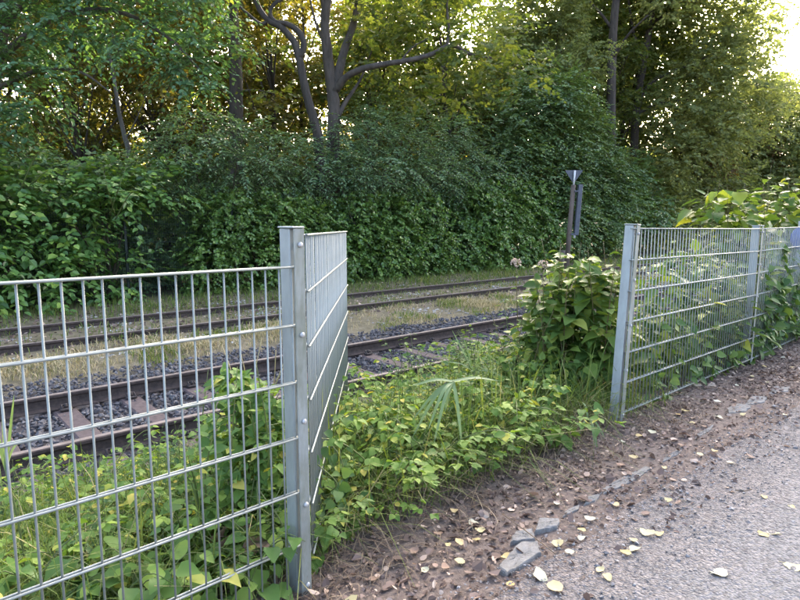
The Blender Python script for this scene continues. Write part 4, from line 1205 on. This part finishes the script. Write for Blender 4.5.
# ------------------------------------------------------------------ leaf litter
mb = MB()
ld_ = lambda u, w: max(0, 1 - abs(w - 1.68) / .72) ** 1.0 * (.4 + max(0, patch(u, w, 1.7, 8) + .4))
P = scatter_uw(15000, .3, 9.5, .9, 2.4, ld_, .004)
n = len(P)
D = RNG.normal(0, 1, (n, 3)); D[:, 2] *= .25
Nn = RNG.normal(0, .3, (n, 3)); Nn[:, 2] += 1
sz = RNG.gamma(2.2, .0062, n) + .006
P[:, 2] += sz * .12
leaves(mb, P, D, Nn, sz, sz * RNG.uniform(.35, .9, n), 'mid', 0, .6)
P = scatter_uw(3600, .3, 16, 8.8, 13.3, lambda u, w: .3 + max(0, patch(u, w, .7, 2)), .01)
n = len(P); D = RNG.normal(0, 1, (n, 3)); D[:, 2] *= .2
Nn = RNG.normal(0, .35, (n, 3)); Nn[:, 2] += 1
sz = RNG.uniform(.04, .09, n)
leaves(mb, P, D, Nn, sz, sz * .7, 'mid', 0, .6)
tag(link('leaf_litter', mb.mesh('leaf_litter', M['litter']), rot=(0, 0, TRACK)), 'brown leaf litter covering the soil verge', 'leaf litter', kind='stuff')

def leaf_variant(i, mat):
    """a dry leaf: uneven rounded outline, raised rim, a bent stalk"""
    rs = random.Random(50 + i * 3)
    mb = MB(); n = 16
    el = rs.uniform(.72, .95); bend = rs.gauss(0, .16); tw = rs.gauss(0, .2); ph = rs.uniform(0, 6)
    ring = []
    for k in range(n):
        a = 2 * math.pi * k / n
        r = .5 * (1 + .10 * math.cos(3 * a + ph) + rs.gauss(0, .045)) * (1.22 if k == 4 else 1.06 if k in (3, 5) else .9 if k == 12 else 1)
        x, y = r * el * math.cos(a), r * math.sin(a)
        ring.append((x, y))
    def z(x, y): return .05 + bend * y * y * 1.5 + tw * x * y + .10 * abs(x) + .035 * math.sin(7 * y + ph)
    V = [(0, -.42, z(0, -.42)), (0, 0, z(0, 0) - .015), (0, .4, z(0, .4))] + [(x * .55, y * .55, z(x * .55, y * .55)) for x, y in ring] + [(x, y, z(x, y) + rs.gauss(0, .02)) for x, y in ring]
    F = [(3 + k, 3 + (k + 1) % n, 3 + n + (k + 1) % n, 3 + n + k)[::-1] for k in range(n)] + [(1, 3 + k, 3 + (k + 1) % n) for k in range(n)]
    V = np.array(V); V[:, 2] -= V[:, 2].min() - .012
    mb.add(V, F, 0, True)
    tube(mb, [(0, -.40, V[0][2]), (.03, -.62, V[0][2] + .02), (.09, -.8, V[0][2] + .0)], .016, 4)
    return mb.mesh('fallen_leaf', mat)
LV = [leaf_variant(i, M['fallen']) for i in range(7)]
LB = [leaf_variant(i, M['fallen_brown']) for i in range(4)]
FL = [(448, 537), (460, 536), (477, 535), (480, 525), (445, 562), (425, 563), (414, 541), (349, 591), (380, 494), (454, 503), (473, 517), (506, 555), (540, 576), (556, 588), (511, 584), (460, 557), (374, 567), (439, 525), (557, 504),
      (623, 440), (652, 431), (621, 466), (634, 458), (664, 468), (686, 410), (719, 418), (714, 451), (700, 455), (647, 533), (659, 534), (633, 540), (626, 553), (634, 549), (582, 530), (581, 538), (600, 570), (607, 577), (719, 574), (763, 535), (774, 534),
      (793, 568), (792, 507), (764, 497), (682, 446), (731, 463), (616, 505), (558, 543), (785, 415), (678, 413), (743, 415), (737, 384), (752, 374), (783, 355), (764, 363), (767, 382), (791, 366), (639, 434), (692, 423), (718, 401), (773, 372), (704, 427), (590, 519), (668, 500), (570, 552)]
BR = {(445, 562): 1.0, (374, 567): 1, (414, 541): 1, (439, 525): 1, (621, 466): 1, (682, 446): 1, (704, 427): 1}
for i, (x, y) in enumerate(FL):
    p = gpt(x, y, .012)
    u, w = to_uw(p)
    p.z = hgt(u, w) + (.012 if w < 1.25 else .012)
    brown = (x, y) in BR
    big = (x, y) in ((540, 576), (556, 588), (349, 591), (647, 533), (719, 574), (686, 410), (793, 568))
    s = (.060 if big else random.uniform(.028, .048))
    col_ = 'brown' if brown else 'pale yellow'
    if w < 1.12: lab = '%s fallen leaf lying on the grey gravel path' % col_
    elif u < 2.9: lab = '%s fallen leaf on the brown soil in front of the fence gap' % col_
    else: lab = '%s fallen leaf on the soil strip below the right fence' % col_
    if big: lab = 'large ' + lab
    o = link('fallen_leaf', random.choice(LB if brown else LV), loc=p, rot=(random.gauss(0, .12), random.gauss(0, .12), random.uniform(0, 6.28)), scale=(s, s, s))
    tag(o, lab, 'leaf', lab + ' group')

# dry stalks lying on the verge
for pts, lab in (([(502, 511), (528, 531), (556, 554)], 'long thin dry stalk lying across the kerb stones'),
                 ([(640, 494), (648, 490), (655, 489)], 'short dark twig on the path edge by the narrow kerb'),
                 ([(735, 490), (744, 491), (752, 489)], 'small dark twig lying on the grey path')):
    Q = []
    for x, y in pts:
        p = gpt(x, y, .03); p.z = max(.018, hgt(*to_uw(p)) + .03); Q.append(p)
    c = Q[0].copy(); mb = MB(); tube(mb, smooth_path([q - c for q in Q], 3), .0022, 5)
    tag(link('dry_stalk', mb.mesh('dry_stalk', M['hay'] if 'long' in lab else M['twig']), loc=c), lab, 'twig')

# ------------------------------------------------------------------ low weeds, copied over the bank
def weed_meshes(seed, form):
    rs = random.Random(seed)
    st, fo = MB(), MB()
    P, D, Nn, S = [], [], [], []
    ns = {'bramble': 9, 'mound': 12, 'upright': 6}[form]
    for i in range(ns):
        a = rs.uniform(0, 6.28); h = {'bramble': rs.uniform(.14, .30), 'mound': rs.uniform(.08, .22), 'upright': rs.uniform(.28, .48)}[form]
        r = {'bramble': rs.uniform(.12, .34), 'mound': rs.uniform(.05, .22), 'upright': rs.uniform(.02, .12)}[form]
        b0 = Vector((rs.gauss(0, .05), rs.gauss(0, .05), -.02))
        dv = Vector((math.cos(a), math.sin(a), 0))
        pts = [b0, b0 + dv * r * .35 + Vector((0, 0, h * .7)), b0 + dv * r * .75 + Vector((0, 0, h)), b0 + dv * r * 1.1 + Vector((0, 0, h * (.85 if form != 'upright' else 1.15)))]
        Q = smooth_path(pts, 4)
        tube(st, Q, [.0022 * (1 - .6 * k / (len(Q) - 1)) for k in range(len(Q))], 4)
        nl = {'bramble': 6, 'mound': 5, 'upright': 9}[form]
        for k in range(nl):
            t = .25 + .75 * (k + rs.random() * .4) / nl
            q = Q[min(len(Q) - 1, int(t * (len(Q) - 1)))]
            sa = a + (1.3 if k % 2 else -1.3) + rs.gauss(0, .4)
            sdv = Vector((math.cos(sa), math.sin(sa), rs.uniform(-.15, .3)))
            if form == 'bramble':
                tipq = q + sdv * .03
                for da, f in ((-1.2, .8), (0, 1), (1.2, .8)):
                    dd = Vector((math.cos(sa + da), math.sin(sa + da), rs.uniform(-.4, .0)))
                    P.append(tuple(tipq)); D.append(tuple(dd)); S.append(f * rs.uniform(.028, .046)); Nn.append((dd.x * .3 + rs.gauss(0, .25), dd.y * .3 + rs.gauss(0, .25), 1))
            else:
                P.append(tuple(q + sdv * .012)); D.append(tuple(sdv + Vector((0, 0, -.25)))); S.append(rs.uniform(.03, .058) * (1 - .35 * t * (form == 'upright')))
                Nn.append((sdv.x * .4 + rs.gauss(0, .3), sdv.y * .4 + rs.gauss(0, .3), 1))
    S = np.array(S)
    leaves(fo, np.array(P), np.array(D), np.array(Nn), S, S * (.78 if form == 'bramble' else .82 if form == 'mound' else .52), 'heart' if form == 'mound' else 'oval', 0, .25)
    lm = {'bramble': 'weed', 'mound': 'bindweed', 'upright': 'weed_dark'}[form]
    return st.mesh('stem', M['stem_green']), fo.mesh('foliage', M[lm])
WM = {f: [weed_meshes(i * 7 + j, f) for j in range(3)] for i, f in enumerate(('bramble', 'mound', 'upright'))}
WN = {'bramble': ('bramble', 'low bramble'), 'mound': ('bindweed', 'low bindweed mound'), 'upright': ('nettle', 'upright narrow-leaved weed')}
def weed_at(form, u, w, s):
    st, fo = random.choice(WM[form]); nm, txt = WN[form]
    zone = 'behind the left fence' if u < 1.15 else 'in the gap between the fences' if u < 3.6 else 'behind the right fence'
    if 1.15 <= u < 3.6:
        zone = ('beside the swung fence panel' if u < 1.8 else 'around the bent reed in the fence gap' if u < 2.5 else 'left of the right fence post') + (', at the soil edge' if w < 2.4 else ', halfway down the bank' if w < 3.2 else ', close to the near rail')
    elif u < 1.15: zone += (', close to its wires' if w < 2.15 else ', a step back from its wires' if w < 2.6 else ', towards the near rail')
    elif w > 2.95: zone = 'beyond the leafy shrub by the right post'
    else: zone += (', under its first panel' if u < 5.9 else ', under its second panel')
    lab = txt + ' ' + zone
    r = empty(nm, uw(u, w, hgt(u, w) - .01), random.uniform(0, 6.28), lab, 'weed', lab + ' group')
    r.scale = (s, s, s * random.uniform(.85, 1.2))
    link('stem', st, r); link('foliage', fo, r)
cells = []
def weeds(form, n, u0, u1, w0, w1, s0, s1, gap=.13):
    k = 0; tries = 0
    while k < n and tries < 4000:
        tries += 1
        u, w = random.uniform(u0, u1), random.uniform(w0, w1)
        if any((u - a) ** 2 + (w - b_) ** 2 < gap * gap for a, b_ in cells): continue
        if w < 1.98 + .12 * patch(u, w, 2, 1) and u > 1.1: continue
        if u > 3.0 and w < 2.48: continue
        cells.append((u, w)); weed_at(form, u, w, random.uniform(s0, s1)); k += 1
weeds('mound', 26, -.75, 1.15, 1.87, 2.4, 1.0, 1.6, .13)
weeds('bramble', 8, -.6, 1.2, 1.9, 2.6, 1.0, 1.4, .14)
weeds('upright', 16, -.4, 1.3, 2.3, 3.6, .7, 1.0, .13)
weeds('bramble', 14, .3, 1.3, 2.2, 3.9, 1.0, 1.4, .14)
weeds('upright', 16, 3.4, 4.8, 3.0, 4.1, 1.2, 1.7, .15)
weeds('bramble', 14, 3.3, 4.8, 2.9, 4.1, 1.4, 1.9, .2)
weeds('mound', 60, 1.2, 3.7, 2.0, 3.6, 1.0, 1.6, .12)
weeds('bramble', 52, 1.2, 3.8, 2.02, 3.3, 1.0, 1.75, .12)
weeds('bramble', 24, 1.4, 3.6, 3.3, 4.2, .6, .95, .13)
weeds('upright', 24, 1.3, 3.6, 2.3, 3.0, .8, 1.2, .12)
weeds('upright', 16, 1.6, 3.8, 3.0, 4.2, .5, .75, .13)
weeds('mound', 34, 3.7, 8.0, 2.1, 3.0, 1.2, 1.9, .17)
weeds('bramble', 30, 3.7, 8.5, 2.1, 3.8, 1.3, 2.1, .18)

# ------------------------------------------------------------------ taller plants
def knot_plant(name, label, base, stems, ll, leaf='knot_near', stem='stem_red', k=14, cat='shrub', start=.18, fill=()):
    """stems: list of point lists (world); alternate heart-shaped leaves, larger low down"""
    root = empty(name, base, 0, label, cat)
    st, fo = MB(), MB()
    for pts in stems:
        Q = smooth_path(pts, 6); m = len(Q)
        tube(st, Q, [.0065 * (1 - .75 * i / (m - 1)) for i in range(m)], 5)
        Pn = np.array([tuple(q) for q in Q]); T = nrmz(np.gradient(Pn, axis=0))
        t = start + (1 - start) * (np.arange(k) + .5) / k
        i0 = np.minimum((t * (m - 1)).astype(int), m - 1)
        a0 = random.uniform(0, 6.28); a = a0 + np.arange(k) * 2.6 + RNG.normal(0, .5, k)
        D = np.stack([np.cos(a), np.sin(a), RNG.uniform(-.55, .15, k)], 1)
        P = Pn[i0] + D * np.array([1, 1, .2]) * RNG.uniform(.02, .07, (k, 1))
        Nn = np.tile([0, 0, 1.0], (k, 1)) + D * np.array([.5, .5, 0]) + RNG.normal(0, .22, (k, 3))
        size = ll * (1.15 - .6 * t ** 1.5) * RNG.uniform(.7, 1.25, k)
        leaves(fo, P, D + T[i0] * .25, Nn, size, size * RNG.uniform(.68, .88, k), 'heart', 0, .2)
        for q, p_ in zip(Pn[i0], P): tube(st, [q, p_ + (p_ - q) * .1], .0016, 3, caps=False)
    for (fx, fy, fY, fr_, fn) in fill:      # side shoots that fill the plant's body
        c = np.array(tuple(at(fx, fy, fY)))
        dv = nrmz(RNG.normal(size=(fn, 3))); P = c + dv * np.array([fr_, fr_, fr_ * .9]) * RNG.uniform(.35, 1, (fn, 1))
        D = dv * np.array([1, 1, .3]) + RNG.normal(0, .45, (fn, 3)); D[:, 2] -= .35
        Nn = np.tile([0, -.25, 1.0], (fn, 1)) + dv * .4 + RNG.normal(0, .25, (fn, 3))
        size = ll * RNG.uniform(.45, 1.1, fn)
        leaves(fo, P, D, Nn, size, size * RNG.uniform(.66, .88, fn), 'heart', 0, .25)
    link('stem', shift(st, base).mesh('stem', M[stem]), root)
    link('foliage', shift(fo, base).mesh('foliage', M[leaf]), root)
    return root

def stem_set(x0, x1, ybase, ytops, Y0, Y1, n, leanx=12):
    out = []
    for i in range(n):
        x = x0 + (x1 - x0) * (i + random.random()) / n; Y = random.uniform(Y0, Y1)
        yt = random.uniform(*ytops)
        b0 = at(x, ybase, Y); u, w = to_uw(b0); b0.z = hgt(u, w) - .02
        top = at(x + random.gauss(0, leanx), yt, Y + random.gauss(0, .12))
        mid = b0.lerp(top, .5) + Vector((random.gauss(0, .04), random.gauss(0, .04), .03))
        out.append([tuple(b0), tuple(mid), tuple(top)])
    return out
def kbase(x, Y):
    p = at(x, 300, Y); p.z = hgt(*to_uw(p)); return p
knot_plant('knotweed', 'leafy knotweed shrub crowding the left side of the right fence post', kbase(578, 4.45), stem_set(538, 618, 400, (238, 310), 4.2, 4.85, 24, 9), .125, k=16, start=.08, fill=[(548, 300, 4.6, .22, 90), (575, 280, 4.6, .22, 90), (605, 285, 4.6, .2, 80), (540, 335, 4.6, .2, 80), (565, 320, 4.5, .26, 130), (600, 330, 4.4, .26, 130), (580, 370, 4.4, .28, 140), (590, 290, 4.5, .2, 80), (550, 355, 4.5, .22, 90), (605, 375, 4.3, .2, 80)])
knot_plant('knotweed', 'loose lower knotweed in front of the leafy shrub by the right post', kbase(540, 4.3), stem_set(500, 565, 400, (285, 365), 4.1, 4.7, 12), .075, k=14, fill=[(530, 350, 4.4, .22, 110), (515, 375, 4.3, .2, 90), (545, 375, 4.2, .2, 90)])
knot_plant('knotweed', 'knotweed growing behind the first panel of the right fence', kbase(690, 5.6), stem_set(640, 745, 360, (232, 300), 5.0, 6.3, 26), .115, k=14, start=.08, fill=[(660, 300, 5.2, .35, 130), (700, 300, 5.6, .4, 160), (735, 290, 6.0, .4, 160), (680, 345, 5.2, .35, 140), (720, 335, 5.7, .35, 140), (650, 350, 4.9, .3, 110), (690, 265, 5.8, .3, 90)])
knot_plant('knotweed', 'tall yellow green knotweed rising above the right fence', kbase(735, 6.9), stem_set(700, 765, 330, (164, 205), 6.4, 7.3, 13, 7), .185, k=18, start=.15, fill=[(725, 215, 6.8, .4, 80), (745, 235, 6.9, .4, 80)])
knot_plant('knotweed', 'tall knotweed behind the right fence at the frame edge', kbase(790, 7.9), stem_set(765, 835, 330, (164, 210), 7.6, 8.3, 14, 7), .185, k=18, start=.15, fill=[(785, 215, 7.8, .4, 90), (810, 235, 7.9, .45, 90)])
knot_plant('knotweed', 'knotweed filling the view behind the second right fence panel', kbase(775, 7.6), stem_set(745, 830, 330, (225, 270), 7.2, 8.4, 16), .14, k=14, start=.08, fill=[(770, 278, 7.4, .45, 180), (800, 285, 7.6, .4, 180), (785, 310, 7.4, .45, 180), (755, 310, 7.2, .45, 150)])

# leafy bush behind the left fence beside the corner post
knot_plant('hazel_sapling', 'light green leafy bush behind the left fence beside the corner post', kbase(250, 2.65), stem_set(214, 286, 560, (358, 425), 2.4, 2.85, 18, 7), .062, leaf='bindweed', stem='stem_green', k=14, start=.12, fill=[(232, 385, 2.55, .09, 80), (250, 395, 2.55, .10, 90), (268, 405, 2.55, .11, 110), (228, 430, 2.5, .13, 130), (262, 440, 2.5, .13, 130), (245, 470, 2.45, .15, 140), (272, 480, 2.45, .12, 100)])
knot_plant('hazel_sapling', 'low yellowing leafy plant behind the left fence, below the taller bush', kbase(215, 2.3), stem_set(165, 275, 590, (455, 545), 2.15, 2.45, 20, 9), .055, leaf='weed', stem='stem_green', k=10, start=.15)

# climbing plant on the second panel of the right fence
def climber(label, a, b, n, z0, z1, ll):
    base = Vector((a.x, a.y, 0)); root = empty('climbing_vine', base, 0, label, 'climbing plant')
    st, fo = MB(), MB()
    for i in range(n):
        t0 = random.random(); pts = []
        h = random.uniform(z0, z1); off = random.uniform(-.25, .25)
        for j in range(6):
            f = j / 5
            p = a.lerp(b, min(1, max(0, t0 + off * f / 2.5))) + Vector((random.gauss(0, .03), random.gauss(0, .03), h * f))
            pts.append(tuple(p + nrm * random.uniform(-.6, .9)))
        Q = smooth_path(pts, 4); tube(st, Q, .0028, 4)
        Pn = np.array([tuple(q) for q in Q]); k = int(10 + 14 * h)
        idx = RNG.integers(1, len(Pn), k)
        D = np.tile(np.array([dr.y, -dr.x, -.6]), (k, 1)) * .7 + RNG.normal(0, .6, (k, 3))
        Nn = np.tile(np.array([dr.y, -dr.x, .8]), (k, 1)) + RNG.normal(0, .35, (k, 3))
        sz_ = ll * RNG.uniform(.6, 1.3, k)
        leaves(fo, Pn[idx] + RNG.normal(0, .03, (k, 3)), D, Nn, sz_, sz_ * .85, 'heart', 0, .2)
    link('stem', shift(st, base).mesh('stem', M['stem_green']), root)
    link('foliage', shift(fo, base).mesh('foliage', M['weed_dark']), root)
climber('dark leafy vine climbing the right fence beside its second post', R2 + dr * .12, R2 + dr * .75, 11, .3, 1.05, .095)
climber('vine covering the lower half of the second right fence panel', R2 + dr * .6, R2 + dr * 2.2, 15, .25, .75, .085)
climber('small leaved creeper threading the lower part of the first right fence panel', R1 + dr * .4, R1 + dr * 2.3, 16, .15, .6, .065)
climber('leafy creeper spreading over the upper part of the second right fence panel', R2 + dr * .5, R2 + dr * 2.4, 14, .6, 1.1, .085)
climber('small ivy shoot at the foot of the swung fence panel', s0 + Vector((.03, .1, -1.2)), s0 + Vector((.05, .5, -1.25)), 4, .15, .42, .045)

# two weeds with faded flower heads
def flower(label, x, ytop, Y, r):
    base = kbase(x, Y); top = at(x, ytop, Y) - base
    root = empty('faded_flower', base, 0, label, 'flower')
    st, fo, fl_ = MB(), MB(), MB()
    Q = smooth_path([(0, 0, -.02), (.02, 0, top.z * .5), tuple(top)], 6); tube(st, Q, [.005 - .0002 * i for i in range(len(Q))], 5)
    k = 16; Pn = np.array([tuple(q) for q in Q]); t = np.linspace(.3, .93, k); i0 = (t * (len(Pn) - 1)).astype(int)
    a = np.arange(k) * 1.57; D = np.stack([np.cos(a), np.sin(a), -.1 + 0 * a], 1)
    sz_ = .085 * (1.1 - .5 * t)
    leaves(fo, Pn[i0], D, np.tile([0, 0, 1.], (k, 1)) + RNG.normal(0, .2, (k, 3)), sz_, sz_ * .36, 'oval', 0, .2)
    for i in range(34):
        dv = Vector((random.gauss(0, 1), random.gauss(0, 1), random.gauss(.3, .8))).normalized()
        c = top + Vector((dv.x * r, dv.y * r, dv.z * r * .8 + r * .3))
        tube(st, [tuple(top - Vector((0, 0, r))), tuple(c)], .0013, 3, caps=False)
        m = 7; dd = RNG.normal(0, 1, (m, 3)) + np.array(tuple(dv))
        leaves(fl_, np.tile(tuple(c), (m, 1)), dd, RNG.normal(0, 1, (m, 3)), np.full(m, r * .42), np.full(m, r * .16), 'mid')
    link('stem', st.mesh('stem', M['stem_red']), root); link('foliage', fo.mesh('foliage', M['weed']), root); link('flower_head', fl_.mesh('flower_head', M['flower']), root)
flower('left one of two tall weeds with faded pinkish flower heads', 516, 264, 4.9, .036)
flower('right one of two tall weeds with faded pinkish flower heads', 543, 266, 5.0, .036)

# reed with drooping pale blades in the gap
def reed(label, root_px, node_px, Y, tips, wid=.018):
    base = kbase(root_px, Y); node = at(*node_px, Y) - base
    root = empty('reed', base, 0, label, 'reed')
    st, fo = MB(), MB(); tube(st, smooth_path([(0, 0, -.02), tuple(node * .55 + Vector((.01, 0, .02))), tuple(node)], 5), .004, 5)
    for (tx, ty, dY, lift) in tips:
        tip = at(tx, ty, Y + dY) - base
        mid = node.lerp(tip, .45) + Vector((0, 0, lift))
        Q = smooth_path([node, mid, tip], 6); V, F = [], []
        ax = (tip - node).cross(Vector((0, -.75, 1))).normalized()
        for i, q in enumerate(Q):
            t = i / (len(Q) - 1); w_ = wid * (.5 + 1.2 * t) * (1 - t) ** .7 + .0012
            V += [tuple(q - ax * w_ * .6), tuple(q + Vector((0, 0, -.003))), tuple(q + ax * w_ * .6)]
            if i: F += [(3 * i - 3, 3 * i - 2, 3 * i + 1, 3 * i), (3 * i - 2, 3 * i - 1, 3 * i + 2, 3 * i + 1)]
        fo.add(np.array(V), F, 0, True)
    link('stem', st.mesh('stem', M['stem_green']), root); link('blades', fo.mesh('blades', M['reed']), root)
reed('bent reed with long drooping pale blades in the fence gap', 462, (453, 381), 3.1, [(412, 386, -.1, .02), (413, 419, -.15, .03), (412, 438, -.2, .05), (428, 430, -.2, .05), (434, 443, -.25, .05), (445, 412, -.1, .02), (500, 381, .2, .02), (462, 446, -.2, .04)], .020)
reed('narrow reed blades arching down in front of the right fence post', 586, (588, 418), 3.55, [(578, 436, -.1, .02), (600, 470, -.3, .08), (596, 455, -.2, .05), (606, 440, -.1, .03), (582, 402, .1, .03)], .012)
reed('tuft of long grass blades between the near rail and the bramble', 470, (474, 372), 3.9, [(452, 330, .1, 0), (463, 336, 0, 0), (482, 342, 0, 0), (490, 352, -.1, .01), (505, 378, -.1, .03), (440, 362, -.1, .03)], .010)
reed('yellow green grass blades at the left edge behind the fence', 4, (6, 470), 2.0, [(2, 400, .0, 0), (14, 395, 0, 0), (-6, 420, 0, 0), (20, 440, 0, .02)], .014)
# dry stalks leaning behind the left fence
base = kbase(262, 2.75); root = empty('dry_stalks', base, 0, 'pale dry stalks leaning behind the left fence near the corner post', 'dry grass')
for x0, y0, x1, y1 in ((240, 420, 222, 345), (248, 425, 262, 338), (255, 430, 292, 342), (252, 415, 240, 350), (268, 430, 286, 362), (270, 420, 232, 372), (262, 440, 296, 385), (250, 440, 276, 350)):
    a_, b_ = at(x0, y0, 2.75) - base, at(x1, y1, 2.6 + random.random() * .3) - base
    mb = MB(); tube(mb, smooth_path([a_, a_.lerp(b_, .5) + Vector((random.gauss(0, .02), 0, .02)), b_], 4), .0022, 4)
    link('stalk', mb.mesh('stalk', M['straw']), root)
# withered brown leaves caught in the weeds
base = kbase(225, 2.15); base.z += .13; root = empty('withered_leaves', base, 0, 'withered brown leaf bunch in the weeds behind the left fence', 'dead leaf')
for i in range(7):
    o = link('leaf', random.choice(LB), root, (random.gauss(0, .05), random.gauss(0, .03), random.uniform(0, .06)), (random.gauss(0, .7), random.gauss(0, .7), random.uniform(0, 6)), (.085, .085, .085))
